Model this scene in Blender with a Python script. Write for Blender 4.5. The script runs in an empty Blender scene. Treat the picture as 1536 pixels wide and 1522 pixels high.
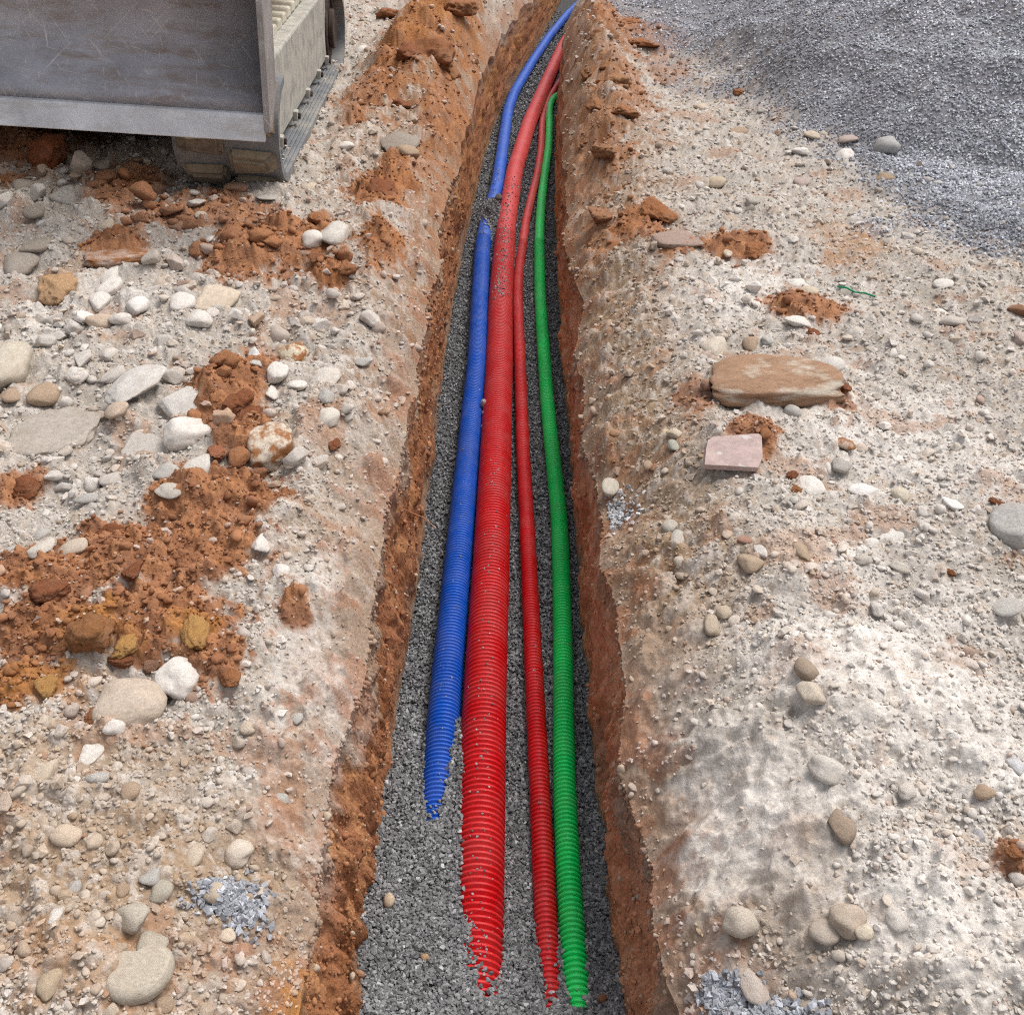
import bpy, bmesh, math, random
import numpy as np
from mathutils import Vector, Matrix

random.seed(7)
RNG = np.random.default_rng(11)
SC = bpy.context.scene
COL = SC.collection

# ------------------------------------------------------------------ camera, sky, sun, exposure
W0, H0, F0 = 1536.0, 1522.0, 1479.0        # photograph size and focal length in its pixels
PITCH = math.radians(35.1)
CAM_Z = 1.43
CT, ST = math.cos(PITCH), math.sin(PITCH)
cam = bpy.data.cameras.new('camera')
cam_o = bpy.data.objects.new('camera', cam)
COL.objects.link(cam_o)
cam_o.location = (0, 0, CAM_Z)
cam_o.rotation_euler = (math.pi / 2 - PITCH, 0, 0)
cam.sensor_fit = 'HORIZONTAL'
cam.sensor_width = 36.0
cam.lens = 36.0 * F0 / W0
cam.clip_start = 0.05
cam.clip_end = 500
SC.camera = cam_o

SUN_EL, SUN_AZ = math.radians(62), math.radians(52)     # azimuth clockwise from +Y: light from ahead and right
world = bpy.data.worlds.new('World')
SC.world = world
world.use_nodes = True
nt = world.node_tree
bg = nt.nodes['Background']
sky = nt.nodes.new('ShaderNodeTexSky')
sky.sky_type = 'NISHITA'
sky.sun_disc = False
sky.sun_elevation = SUN_EL
sky.sun_rotation = SUN_AZ
sky.air_density = 1.0
sky.dust_density = 4.0
sky.ozone_density = 1.0
hs = nt.nodes.new('ShaderNodeHueSaturation')
hs.inputs['Saturation'].default_value = 0.30
nt.links.new(sky.outputs[0], hs.inputs['Color'])
nt.links.new(hs.outputs[0], bg.inputs['Color'])
bg.inputs['Strength'].default_value = 0.15
sun = bpy.data.lights.new('sun', 'SUN')
sun.energy = 1.5
sun.angle = math.radians(30)
sun.color = (1.0, 0.955, 0.89)
sun_o = bpy.data.objects.new('sun', sun)
COL.objects.link(sun_o)
sd = Vector((math.sin(SUN_AZ) * math.cos(SUN_EL), math.cos(SUN_AZ) * math.cos(SUN_EL), math.sin(SUN_EL)))
sun_o.rotation_euler = sd.to_track_quat('Z', 'Y').to_euler()
sun_o.location = sd * 20
SC.view_settings.view_transform = 'Standard'
SC.view_settings.look = 'None'
SC.view_settings.exposure = 0.36
SC.view_settings.gamma = 1.0
SC.render.engine = 'CYCLES'
SC.cycles.use_denoising = False
SC.cycles.pixel_filter_type = 'BLACKMAN_HARRIS'
SC.cycles.filter_width = 1.15
SC.cycles.use_adaptive_sampling = True
SC.cycles.adaptive_threshold = 0.025
SC.cycles.max_bounces = 4
SC.cycles.diffuse_bounces = 2
SC.cycles.caustics_reflective = False
SC.cycles.caustics_refractive = False

# ------------------------------------------------------------------ measuring helpers
def zc_of(Y, z=0.0):
    return Y * CT + (CAM_Z - z) * ST

def at(px, py, z=0.0):
    """point of the plane at height z that the photograph shows at pixel px, py"""
    xc, yc = (px - W0 / 2) / F0, -(py - H0 / 2) / F0
    dy, dz = CT + yc * ST, -ST + yc * CT
    t = (z - CAM_Z) / dz
    return np.array((xc * t, dy * t, z))

def lin(r, g, b, k=1.0):
    f = lambda c: (c / 12.92 if c <= 0.04045 else ((c + 0.055) / 1.055) ** 2.4)
    return np.array([f(v / 255.0) * k for v in (r, g, b)])

def sstep(a, b, x):
    t = np.clip((x - a) / (b - a), 0, 1)
    return t * t * (3 - 2 * t)

# ------------------------------------------------------------------ noise
def _h(ix, iy, seed):
    with np.errstate(over='ignore'):
        h = ix.astype(np.uint32) * np.uint32(374761393) + iy.astype(np.uint32) * np.uint32(668265263) + np.uint32((seed * 974634777) & 0xFFFFFFFF)
        h = (h ^ (h >> np.uint32(13))) * np.uint32(1274126177)
        h = (h ^ (h >> np.uint32(16))) * np.uint32(2246822519)
        return h ^ (h >> np.uint32(15))

def _u(ix, iy, seed):
    return _h(ix, iy, seed) / np.float32(4294967296.0)

_GX = np.cos(np.arange(16) * math.pi / 8).astype(np.float32); _GYY = np.sin(np.arange(16) * math.pi / 8).astype(np.float32)
def pn(x, y, seed=0):
    """gradient noise, about -1..1"""
    x = np.asarray(x, np.float32); y = np.asarray(y, np.float32)
    fx, fy = np.floor(x), np.floor(y)
    ix, iy = fx.astype(np.int32), fy.astype(np.int32)
    dx, dy = x - fx, y - fy
    ux = dx * dx * dx * (dx * (dx * 6 - 15) + 10)
    uy = dy * dy * dy * (dy * (dy * 6 - 15) + 10)
    def c(ox, oy):
        k = _h(ix + np.int32(ox), iy + np.int32(oy), seed) & np.uint32(15)
        return _GX[k] * (dx - ox) + _GYY[k] * (dy - oy)
    a = c(0, 0); b = c(1, 0); d = c(0, 1); e = c(1, 1)
    a = a + (b - a) * ux; d = d + (e - d) * ux
    return 1.5 * (a + (d - a) * uy)

def fbm(x, y, oct=4, seed=0, gain=0.5):
    s, a = 0, 1.0
    for o in range(oct):
        s = s + a * pn(x * 2.03 ** o + 17.3 * o, y * 2.03 ** o - 9.1 * o, seed + o)
        a *= gain
    return s

def ridged(x, y, oct=3, seed=0):
    s, a = 0, 1.0
    for o in range(oct):
        s = s + a * (1 - 2 * np.abs(pn(x * 2.1 ** o, y * 2.1 ** o, seed + o)))
        a *= 0.5
    return s

def bumps(x, y, cell, seed, fill=0.6):
    """half-buried pebbles: returns height 0..1 (times cell) and a random number per pebble"""
    gx, gy = np.asarray(x / cell, np.float32), np.asarray(y / cell, np.float32)
    fx, fy = np.floor(gx), np.floor(gy)
    ix, iy = fx.astype(np.int32), fy.astype(np.int32)
    best = np.zeros_like(gx); rnd = np.zeros_like(gx)
    for ox in (-1, 0, 1):
        for oy in (-1, 0, 1):
            jx, jy = ix + np.int32(ox), iy + np.int32(oy)
            u = _u(jx, jy, seed); v = _u(jx, jy, seed + 1); w = _u(jx, jy, seed + 2); k = _u(jx, jy, seed + 3)
            a = k * 6.283
            ddx, ddy = gx - (jx + u), gy - (jy + v)
            rx = (ddx * np.cos(a) + ddy * np.sin(a)); ry = (-ddx * np.sin(a) + ddy * np.cos(a)) * (1.1 + 0.7 * w)
            r = 0.22 + 0.42 * w * w
            d2 = (rx * rx + ry * ry) / (r * r)
            hgt = np.where(k < fill, r * np.sqrt(np.clip(1 - d2, 0, 1)), 0)
            m = hgt > best
            best = np.where(m, hgt, best); rnd = np.where(m, u, rnd)
    return best, rnd

# ------------------------------------------------------------------ trench plan, measured on the photograph
FLOOR = -0.65
def curve(pts, z):
    P = np.array([at(a, b, z) for a, b in pts])
    P = P[np.argsort(P[:, 1])]
    return P[:, 1], P[:, 0]

YL, XLv = curve([(543, 1514), (563, 1343), (589, 1171), (607, 1000), (619, 947), (631, 862), (641, 776), (651, 691), (660, 605),
                 (670, 540), (684, 441), (699, 368), (715, 294), (727, 239), (745, 184), (761, 147), (782, 110), (805, 74), (824, 37), (844, 0)], FLOOR)
YR, XRv = curve([(935, 1514), (911, 1343), (894, 1171), (876, 1000), (873, 947), (867, 862), (860, 776), (854, 691), (848, 605),
                 (841, 540), (837, 441), (834, 368), (832, 294), (834, 221), (836, 184), (838, 147)], FLOOR)
_yy = np.linspace(-8, 160, 6000)
_l = np.interp(_yy, YL, XLv)
_l = np.where(_yy > YL[-1], XLv[-1] + (_yy - YL[-1]) * 0.14, _l)
_r = np.interp(_yy, YR, XRv)
_far = np.interp(_yy, YL, XLv) + 0.46
_far = np.where(_yy > YL[-1], _l + 0.46, _far)
_k = sstep(8.5, 10.5, _yy)
_r = _r * (1 - _k) + _far * _k
_ker = np.hanning(9); _ker /= _ker.sum()
_l = np.convolve(np.pad(_l, 4, 'edge'), _ker, 'valid'); _r = np.convolve(np.pad(_r, 4, 'edge'), _ker, 'valid')
def xL0(Y): return np.interp(Y, _yy, _l) + 0.028 * sstep(1.9, 1.1, np.asarray(Y, float))
def xR0(Y): return np.interp(Y, _yy, _r)
def xLt(Y):   # top of the left wall: ragged
    return xL0(Y) - 0.026 - 0.035 * sstep(1.8, 1.1, Y) + 0.030 * pn(Y * 2.1, Y * 0 + 3.1, 5) + 0.016 * pn(Y * 5.3, Y * 0 + 1.7, 6) + 0.005 * pn(Y * 19, Y * 0, 7) + 0.003 * pn(Y * 47, Y * 0, 11)
def xRt(Y):
    return xR0(Y) + 0.028 + 0.028 * pn(Y * 2.3, Y * 0 + 7.7, 8) + 0.016 * pn(Y * 4.7, Y * 0 + 5.2, 9) + 0.005 * pn(Y * 18, Y * 0, 10) + 0.003 * pn(Y * 45, Y * 0, 12)

# ------------------------------------------------------------------ soil zones (ellipses on the ground, measured on the photograph)
def ell(px, py, rx, ry, s=1.0):
    c = at(px, py); k = zc_of(c[1]) / F0
    d = at(px, py - ry)[1] - at(px, py + ry)[1]
    return (c[0], c[1], rx * k, d / 2, s)

RED = [ell(*e) for e in [
    (350, 580, 62, 58), (370, 660, 45, 32), (310, 745, 95, 45), (300, 810, 105, 60), (180, 850, 150, 70), (60, 880, 110, 60),
    (240, 930, 110, 50), (80, 950, 130, 45), (310, 985, 60, 45), (40, 1020, 60, 45, .8), (30, 720, 40, 30, .6),
    (410, 375, 95, 48), (300, 330, 110, 30, .6), (500, 405, 30, 22), (575, 280, 48, 38), (570, 375, 35, 35, .8), (40, 235, 90, 55), (190, 300, 60, 30, .6), (180, 380, 50, 22, .7),
    (600, 120, 45, 45, .6), (560, 160, 50, 30, .5), (665, 50, 60, 70, .6), (665, 170, 40, 60, .5), (610, 250, 30, 30, .4),
    (480, 650, 40, 40, .35), (500, 450, 35, 40, .25), (300, 640, 40, 20, .7), (440, 895, 22, 18, .8), (455, 960, 30, 30, .22),
    (985, 55, 60, 25), (925, 50, 55, 35, .55), (930, 140, 45, 50, .42), (900, 210, 40, 60, .42), (895, 320, 30, 40, .4), (1000, 110, 40, 25, .4),
    (1205, 465, 62, 24), (1100, 372, 50, 20, .7), (960, 335, 40, 25, .7), (1130, 655, 38, 30, .7), (1240, 600, 40, 20, .6), (1010, 370, 40, 14, .6), (1040, 600, 30, 40, .5),
    (1000, 1430, 50, 70, .3), (1010, 1350, 40, 40, .28), (1190, 1240, 40, 30, .25), (960, 1000, 35, 50, .3), (1515, 1290, 30, 30, .6)]]
OCH = [ell(*e) for e in [(60, 1030, 90, 40, .7), (150, 950, 60, 30, .8), (295, 945, 40, 30, .8), (440, 1430, 95, 130, 1.0), (200, 1500, 200, 60, .35), (60, 1440, 100, 90, .5), (100, 430, 40, 30, .5), (1280, 370, 60, 30, .6), (1180, 830, 60, 30, .5), (640, 40, 70, 60, .4)]]  # ochre soil; the near shoulder patch also paints in warm sunlight
TAN = [ell(*e) for e in [(180, 1300, 330, 200), (120, 1130, 200, 70, .8), (1010, 800, 110, 160, .9), (960, 600, 80, 130, .9), (930, 450, 60, 90, .9), (1060, 880, 90, 80, .7), (1200, 1330, 110, 130, .5), (1180, 1490, 120, 60, .6), (150, 240, 300, 60, .8), (480, 770, 90, 60, .5), (560, 850, 70, 120, .6)]]
BRN = [ell(*e) for e in [(885, 110, 75, 150), (870, 320, 45, 130, .9), (650, 110, 100, 160, 1.0), (680, 200, 55, 190, 1.0), (600, 420, 30, 60, .5), (620, 600, 25, 90, .5)]]
WHI = [ell(*e) for e in [(1350, 1000, 260, 260), (1150, 1180, 150, 150, .8), (1400, 1350, 160, 180), (1330, 650, 230, 130, .8), (1150, 440, 150, 60, .8), (480, 1000, 90, 150, .7), (120, 480, 130, 60, .6), (470, 900, 80, 90, .6)]]
MUD = [ell(*e) for e in [(1130, 1180, 190, 230), (1330, 1050, 200, 150, .8), (1400, 1380, 150, 160, .8), (1000, 960, 110, 140, .7)]]
GRV = [ell(*e) for e in [(335, 1303, 46, 34), (1098, 1425, 34, 30), (1165, 1478, 62, 48), (925, 690, 30, 26, .9), (1150, 560, 30, 10, .3)]]

def zone(x, y, E, soft=0.55, nz=0.0):
    m = np.zeros_like(x)
    for (cx, cy, rx, ry, s) in E:
        i = np.nonzero((np.abs(x - cx) < 2.4 * rx) & (np.abs(y - cy) < 2.4 * ry))[0]
        if not len(i): continue
        d = np.sqrt(((x[i] - cx) / rx) ** 2 + ((y[i] - cy) / ry) ** 2)
        m[i] = np.maximum(m[i], s * np.clip((1.15 + (nz[i] if np.ndim(nz) else nz) - d) / soft, 0, 1))
    return m

# gravel heap plan: mounds and the thin apron around them
def pile_base(x, y):
    h = np.zeros_like(x)
    for (cx, cy, r, ht) in ((3.8, 7.2, 2.7, 1.25), (2.6, 10.9, 2.2, 0.75), (4.5, 4.6, 2.0, 0.85), (6.5, 8.5, 3.5, 1.9)):
        d = np.sqrt((x - cx) ** 2 + (y - cy) ** 2) / r
        h = np.maximum(h, ht * np.clip(1 - d, 0, None) ** 1.0)
    # rounded crests and a gully
    h = h + sstep(0.02, 0.25, h) * (0.045 * ridged(x * 0.9 + 0.5 * y, y * 0.7, 3, 255) - 0.02)
    return h

def pile_mask(x, y):
    n = 0.55 * fbm(x * 1.1, y * 1.1, 3, 60) + 0.25 * pn(x * 5, y * 5, 66)
    # edge of the heap as seen: from the trench far away, round to the right
    n = n * 1.5
    ex = np.interp(y, [3.0, 3.6, 4.1, 4.6, 5.2, 6.0, 6.8, 7.6, 8.4, 9.5, 11, 14, 30], [3.2, 2.2, 1.75, 1.72, 1.62, 1.45, 1.25, 1.08, 1.02, 0.95, 0.95, 1.5, 3.0])
    return sstep(-0.26, 0.30, (x - ex) + 0.30 * n)

def H_smooth(x, y):
    l, r = xLt(y), xRt(y)
    eL, eR = l - x, x - r
    left = x < 0.5 * (l + r)
    # shoulders falling into the trench
    wl = 0.24 + 0.06 * pn(y * 1.3, y * 0 + 2.2, 20) + 0.10 * sstep(1.7, 1.1, y)
    dl = 0.165 + 0.05 * pn(y * 1.7, y * 0 + 9.2, 21) + 0.03 * sstep(1.7, 1.0, y)
    wr = 0.36 + 0.08 * pn(y * 1.2, y * 0 + 4.4, 22)
    dr = 0.20 + 0.06 * pn(y * 1.5, y * 0 + 6.2, 23) 
    tl = np.clip(1 - eL / wl, 0, 1); tr = np.clip(1 - eR / wr, 0, 1)
    z = np.where(left, -dl * tl ** 1.4, -dr * tr ** 1.35)
    # the left bank climbs away from the trench towards the machine; spoil ridge along the far left edge
    z = z + np.where(left, 0.055 * np.clip(eL - 0.35, 0, 3.0) * sstep(1.5, 4.5, y), 0)
    rid = np.exp(-((eL - 0.42) / 0.30) ** 2) * sstep(5.0, 8.0, y) * sstep(16, 11, y)
    z = z + np.where(left, 0.20 * rid * (1 + 0.5 * ridged(x * 2.5, y * 2.5, 3, 26)), 0)
    ridr = np.exp(-((eR - 0.22) / 0.20) ** 2) * sstep(4.2, 7.0, y) * sstep(16, 10, y)
    z = z + np.where(left, 0, 0.14 * ridr * (1 + 0.5 * ridged(x * 2.8, y * 2.8, 3, 27)))
    pm = np.where(left, 0, pile_mask(x, y))
    z = z + pm * (0.02 + pile_base(x, y)) + np.where(left, 0, 0)
    return z

def H_full(x, y, want=False):
    """height of the banks; with want also the colour and the masks"""
    z = H_smooth(x, y)
    l, r = xLt(y), xRt(y)
    left = x < 0.5 * (l + r)
    e = np.where(left, l - x, x - r)
    lipk = sstep(0.0, 0.05, e)
    n1 = fbm(x * 2.2, y * 2.2, 3, 30)
    n2 = fbm(x * 7.5, y * 7.5, 3, 34)
    wz = 0.65 * fbm(x * 5, y * 5, 3, 40, 0.6) + 0.45 * fbm(x * 27, y * 27, 3, 44, 0.7)
    red = zone(x, y, RED, 0.36, wz * 0.62)
    mud = zone(x, y, MUD, 0.6, wz * 0.4)
    pm = np.where(left, 0, pile_mask(x, y))
    rough = 1 - 0.75 * mud - 0.5 * pm * (1 - mud)
    z = z + np.where(left, 0.042, 0.034) * n1 * (0.3 + 0.6 * lipk) * (1 - 0.5 * pm) + np.where(left, 0.024, 0.016) * (1 - 0.5 * mud) * n2 * (0.35 + 0.65 * lipk) * (1 - 0.6 * pm) + np.where(left, 0.014, 0.006) * (np.abs(n2) - 0.3) * lipk * (1 - pm)
    # scraped, caked ground low on the right: slanting ridges and clods
    u, v = x * 0.80 + y * 0.60, -x * 0.60 + y * 0.80
    rg = ridged(u * 1.7 + 0.3 * n2, v * 5.0 + 0.5 * n1, 3, 50)
    z = z + mud * (0.030 * rg + 0.004 * ridged(x * 10, y * 10, 3, 56) + 0.002 * ridged(x * 45, y * 45, 2, 57)) * (0.3 + 0.7 * lipk)
    # crumbly shoulders
    sh = np.clip(1 - e / 0.34, 0, 1)
    z = z + sh * 0.030 * ridged(x * 9, y * 9, 4, 58) * lipk * (0.6 + 0.5 * n1)
    z = z + 0.0025 * ridged(x * 33, y * 33, 2, 59) * rough + pm * 0.03 * fbm(x * 3, y * 3, 3, 67)
    # red soil lies on top as crumbs
    redh = sstep(0.0, 1.0, zone(x, y, RED, 0.85, wz * 0.45))
    z = z + redh * (0.022 + 0.030 * np.abs(fbm(x * 9, y * 9, 4, 62)) + 0.011 * np.abs(pn(x * 40, y * 40, 65)))
    b1, r1 = bumps(x, y, 0.085, 70, 0.36)
    b2, r2 = bumps(x + 3.3, y + 1.2, 0.038, 75, 0.72)
    b3, r3 = bumps(x + 1.3, y + 5.2, 0.017, 80, 0.85)
    z = z + rough * lipk * (0.030 * b1 + 0.020 * b2 + 0.009 * b3)
    z = z + 0.0022 * fbm(x * 40, y * 40, 3, 85) * (0.5 + 0.5 * rough)
    if not want:
        return z
    return z, dict(red=red, mud=mud, pm=pm, e=e, left=left, n1=n1, n2=n2, wz=wz, b1=b1, r1=r1, b2=b2, r2=r2, b3=b3, r3=r3)

C_BASE = lin(168, 159, 149); C_WHITE = lin(212, 206, 199); C_TAN = lin(154, 130, 106); C_RED = lin(134, 86, 54); C_RED2 = lin(158, 106, 68)
C_OCH = lin(168, 116, 62); C_WALL = lin(148, 101, 72); C_WALL2 = lin(170, 123, 86); C_GRV = lin(128, 128, 133); C_CLAY = lin(148, 123, 103)

def mixc(c, d, m):
    return c * (1 - m[:, None]) + d * m[:, None]

def bank_colour(x, y, M):
    c = np.tile(C_BASE, (len(x), 1))
    c = mixc(c, C_TAN, 0.9 * zone(x, y, TAN, 0.8, M['wz'] * 0.5))
    c = mixc(c, lin(134, 102, 76), 0.92 * zone(x, y, BRN, 0.7, M['wz'] * 0.6))
    c = mixc(c, C_WHITE, 0.85 * zone(x, y, WHI, 0.8, M['wz'] * 0.5))
    c = c * (1 + 0.10 * M['n1'] + 0.10 * M['n2'])[:, None]
    e = M['e']
    slope = np.where(M['left'], 0, sstep(0.40, 0.10, e + 0.12 * M['wz']) * sstep(1.5, 1.9, y) * sstep(7, 5, y))
    c = mixc(c, lin(136, 113, 90), 0.8 * slope)
    # half-buried pebbles are paler or browner than the fines
    for b, r in ((M['b1'], M['r1']), (M['b2'], M['r2']), (M['b3'], M['r3'])):
        on = sstep(0.02, 0.10, b)
        pc = np.where((r < 0.22)[:, None], lin(172, 148, 124), np.where((r < 0.7)[:, None], lin(206, 198, 190), lin(184, 177, 170)))
        c = mixc(c, pc, 0.42 * on * (1 - 0.6 * M['mud']))
    # shoulder turns to subsoil
    e = M['e']
    sh = sstep(0.16, 0.0, e + 0.13 * M['wz'] + 0.05 * M['n1'])
    c = mixc(c, np.where((M['n2'] > 0)[:, None], C_WALL, C_CLAY), 0.75 * sh)
    sp = sstep(0.42, 0.62, fbm(x * 4.3, y * 4.3, 5, 90, 0.65)) * 0.5          # stray reddish stains
    c = mixc(c, lin(158, 118, 90), sp * (1 - 0.7 * M['mud']))
    red = np.clip(M['red'], 0, 1)
    c = mixc(c, C_RED2, 0.42 * zone(x, y, RED, 1.1, M['wz'] * 0.55 + 0.30) * (1 - 0.6 * M['mud']))
    c = mixc(c, np.where((pn(x * 18, y * 18, 95) > 0.05)[:, None], C_RED, C_RED2), 0.86 * sstep(0.10, 0.7, red))
    c = mixc(c, C_OCH, 0.85 * zone(x, y, OCH, 0.7, M['wz'] * 0.8))
    c = mixc(c, C_GRV, 0.9 * M['pm'])
    return np.clip(c, 0.004, 0.9)

# ------------------------------------------------------------------ material helpers
def new_mat(name, rough=0.9):
    m = bpy.data.materials.new(name)
    m.use_nodes = True
    b = m.node_tree.nodes['Principled BSDF']
    b.inputs['Roughness'].default_value = rough
    b.inputs['Specular IOR Level'].default_value = 0.25
    return m, m.node_tree, b

def N(t, kind, **kw):
    n = t.nodes.new(kind)
    for k, v in kw.items():
        if hasattr(n, k): setattr(n, k, v)
        else: n.inputs[k].default_value = v
    return n

def mul_noise(t, src, scale, lo, hi, detail=6, coord=None, rough=0.6):
    """src colour times a noise between lo and hi"""
    tc = N(t, 'ShaderNodeTexCoord')
    nz = N(t, 'ShaderNodeTexNoise', Scale=scale, Detail=detail, Roughness=rough)
    t.links.new(tc.outputs[coord or 'Object'], nz.inputs['Vector'])
    mr = N(t, 'ShaderNodeMapRange')
    mr.inputs['From Min'].default_value = 0.3; mr.inputs['From Max'].default_value = 0.7
    mr.inputs['To Min'].default_value = lo; mr.inputs['To Max'].default_value = hi
    t.links.new(nz.outputs[0], mr.inputs['Value'])
    mx = N(t, 'ShaderNodeVectorMath', operation='SCALE')
    t.links.new(src, mx.inputs[0]); t.links.new(mr.outputs[0], mx.inputs['Scale'])
    return mx.outputs[0], nz

def add_bump(t, b, height, strength, dist):
    bp = N(t, 'ShaderNodeBump', Strength=strength, Distance=dist)
    t.links.new(height, bp.inputs['Height'])
    t.links.new(bp.outputs[0], b.inputs['Normal'])

def soil_material(name, wall=False):
    m, t, b = new_mat(name, 0.95)
    b.inputs['Specular IOR Level'].default_value = 0.12
    a = N(t, 'ShaderNodeAttribute', attribute_name='Col')
    tc = N(t, 'ShaderNodeTexCoord')
    vec = tc.outputs['Object']
    if wall:       # scraped by the bucket: grain runs up and down
        mp = N(t, 'ShaderNodeMapping'); mp.inputs['Scale'].default_value = (1, 1, 0.38)
        t.links.new(vec, mp.inputs['Vector']); vec = mp.outputs[0]
    nz = N(t, 'ShaderNodeTexNoise', Scale=42.0 if wall else 75.0, Detail=4.0, Roughness=0.75)
    t.links.new(vec, nz.inputs['Vector'])
    v1 = N(t, 'ShaderNodeTexVoronoi', Scale=120.0)
    t.links.new(vec, v1.inputs['Vector'])
    def mrange(src, f0, f1, t0, t1):
        r = N(t, 'ShaderNodeMapRange'); r.inputs['From Min'].default_value = f0; r.inputs['From Max'].default_value = f1
        r.inputs['To Min'].default_value = t0; r.inputs['To Max'].default_value = t1
        t.links.new(src, r.inputs['Value']); return r.outputs[0]
    def math_(op, p, q):
        n = N(t, 'ShaderNodeMath', operation=op)
        for i, w in enumerate((p, q)):
            if isinstance(w, (int, float)): n.inputs[i].default_value = w
            else: t.links.new(w, n.inputs[i])
        return n.outputs[0]
    sep1 = N(t, 'ShaderNodeSeparateColor'); t.links.new(v1.outputs['Color'], sep1.inputs[0])
    k = mrange(nz.outputs[0], 0.32, 0.68, 0.76 if wall else 0.82, 1.26 if wall else 1.18)
    k = math_('MULTIPLY', k, mrange(sep1.outputs[0], 0, 1, 0.90, 1.10))
    sc = N(t, 'ShaderNodeVectorMath', operation='SCALE'); t.links.new(a.outputs['Color'], sc.inputs[0]); t.links.new(k, sc.inputs['Scale'])
    t.links.new(sc.outputs[0], b.inputs['Base Color'])
    h = math_('MULTIPLY', math_('SUBTRACT', 1.0, v1.outputs['Distance']), math_('MULTIPLY', sep1.outputs[1], a.outputs['Alpha']))
    h = math_('ADD', h, math_('MULTIPLY', nz.outputs[0], 1.3 if wall else 0.9))
    add_bump(t, b, h, 0.9, 0.007 if wall else 0.0045)
    return m

def stone_material(name, source, rough=0.88, scale=9, bump=0.004, stain=None):
    """source: 'OBJECT' reads the object's own colour, 'INSTANCER' the colour stored for each pebble"""
    m, t, b = new_mat(name, rough)
    if source == 'OBJECT':
        a = N(t, 'ShaderNodeObjectInfo').outputs['Color']
    else:
        a = N(t, 'ShaderNodeAttribute', attribute_name='pcol', attribute_type='INSTANCER').outputs['Color']
    c1, n1 = mul_noise(t, a, scale, 0.70, 1.2, 4 if source != 'OBJECT' else 7, rough=0.72)
    if source == 'OBJECT':
        tc = N(t, 'ShaderNodeTexCoord')
        nd = N(t, 'ShaderNodeTexNoise', Scale=3.4, Detail=6.0, Roughness=0.7); t.links.new(tc.outputs['Object'], nd.inputs['Vector'])
        md = N(t, 'ShaderNodeMapRange'); md.inputs['From Min'].default_value = 0.47; md.inputs['From Max'].default_value = 0.66; md.inputs['To Max'].default_value = 0.55
        t.links.new(nd.outputs[0], md.inputs['Value'])
        xd = N(t, 'ShaderNodeMix', data_type='RGBA'); t.links.new(md.outputs[0], xd.inputs['Factor']); t.links.new(c1, xd.inputs['A'])
        sd_ = N(t, 'ShaderNodeMix', data_type='RGBA'); sd_.inputs['Factor'].default_value = 0.55; t.links.new(a, sd_.inputs['A']); sd_.inputs['B'].default_value = (*lin(140, 116, 96), 1)
        t.links.new(sd_.outputs['Result'], xd.inputs['B']); c1 = xd.outputs['Result']
    if stain is not None:
        tc = N(t, 'ShaderNodeTexCoord')
        nz = N(t, 'ShaderNodeTexNoise', Scale=stain[3], Detail=5.0, Roughness=0.65)
        t.links.new(tc.outputs['Object'], nz.inputs['Vector'])
        mr = N(t, 'ShaderNodeMapRange'); mr.inputs['From Min'].default_value = stain[4]; mr.inputs['From Max'].default_value = stain[4] + 0.1
        t.links.new(nz.outputs[0], mr.inputs['Value'])
        mx = N(t, 'ShaderNodeMix', data_type='RGBA')
        t.links.new(mr.outputs[0], mx.inputs['Factor'])
        t.links.new(c1, mx.inputs['A']); mx.inputs['B'].default_value = (*stain[:3], 1)
        c1 = mx.outputs['Result']
    t.links.new(c1, b.inputs['Base Color'])
    add_bump(t, b, n1.outputs[0], 0.8, bump)
    return m

M_SOIL = soil_material('soil')
M_WALL = soil_material('scraped_earth', True)
M_STONE = stone_material('limestone', 'OBJECT', scale=14, bump=0.0025)
M_STAINED = stone_material('stained_stone', 'OBJECT', scale=12, bump=0.004, stain=(*lin(146, 98, 62), 2.2, 0.45))
M_SLAB = stone_material('orange_stained_slab', 'OBJECT', scale=10, bump=0.005, stain=(*lin(184, 172, 156), 2.0, 0.50))
M_CLOD = stone_material('soil_clod', 'OBJECT', 0.97, scale=16, bump=0.005)
M_PEB = stone_material('pebble_stone', 'INSTANCER', scale=2.2, bump=0.0012)
M_GRAVEL = stone_material('gravel_stone', 'INSTANCER', 0.8, scale=1.6, bump=0.001)

# ------------------------------------------------------------------ object helpers
def put(o, label=None, cat=None, group=None, kind=None, parent=None):
    if o.name not in COL.objects: COL.objects.link(o)
    if label: o['label'] = label
    if cat: o['category'] = cat
    if group: o['group'] = group
    if kind: o['kind'] = kind
    if parent is not None: o.parent = parent
    return o

def np_mesh(name, V, F, mat, smooth=True, col=None):
    me = bpy.data.meshes.new(name)
    V = np.ascontiguousarray(V, np.float32); F = np.ascontiguousarray(F, np.int32)
    k = F.shape[1]
    me.vertices.add(len(V)); me.vertices.foreach_set('co', V.ravel())
    me.loops.add(F.size); me.loops.foreach_set('vertex_index', F.ravel())
    me.polygons.add(len(F)); me.polygons.foreach_set('loop_start', np.arange(len(F), dtype=np.int32) * k)
    me.polygons.foreach_set('use_smooth', np.full(len(F), smooth, bool))
    me.update(calc_edges=True)
    if col is not None:
        a = me.attributes.new('Col', 'FLOAT_COLOR', 'POINT')
        a.data.foreach_set('color', np.concatenate([col[:, :3], col[:, 3:4] if col.shape[1] > 3 else np.ones((len(col), 1))], 1).astype(np.float32).ravel())
    if mat: me.materials.append(mat)
    return me

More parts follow.
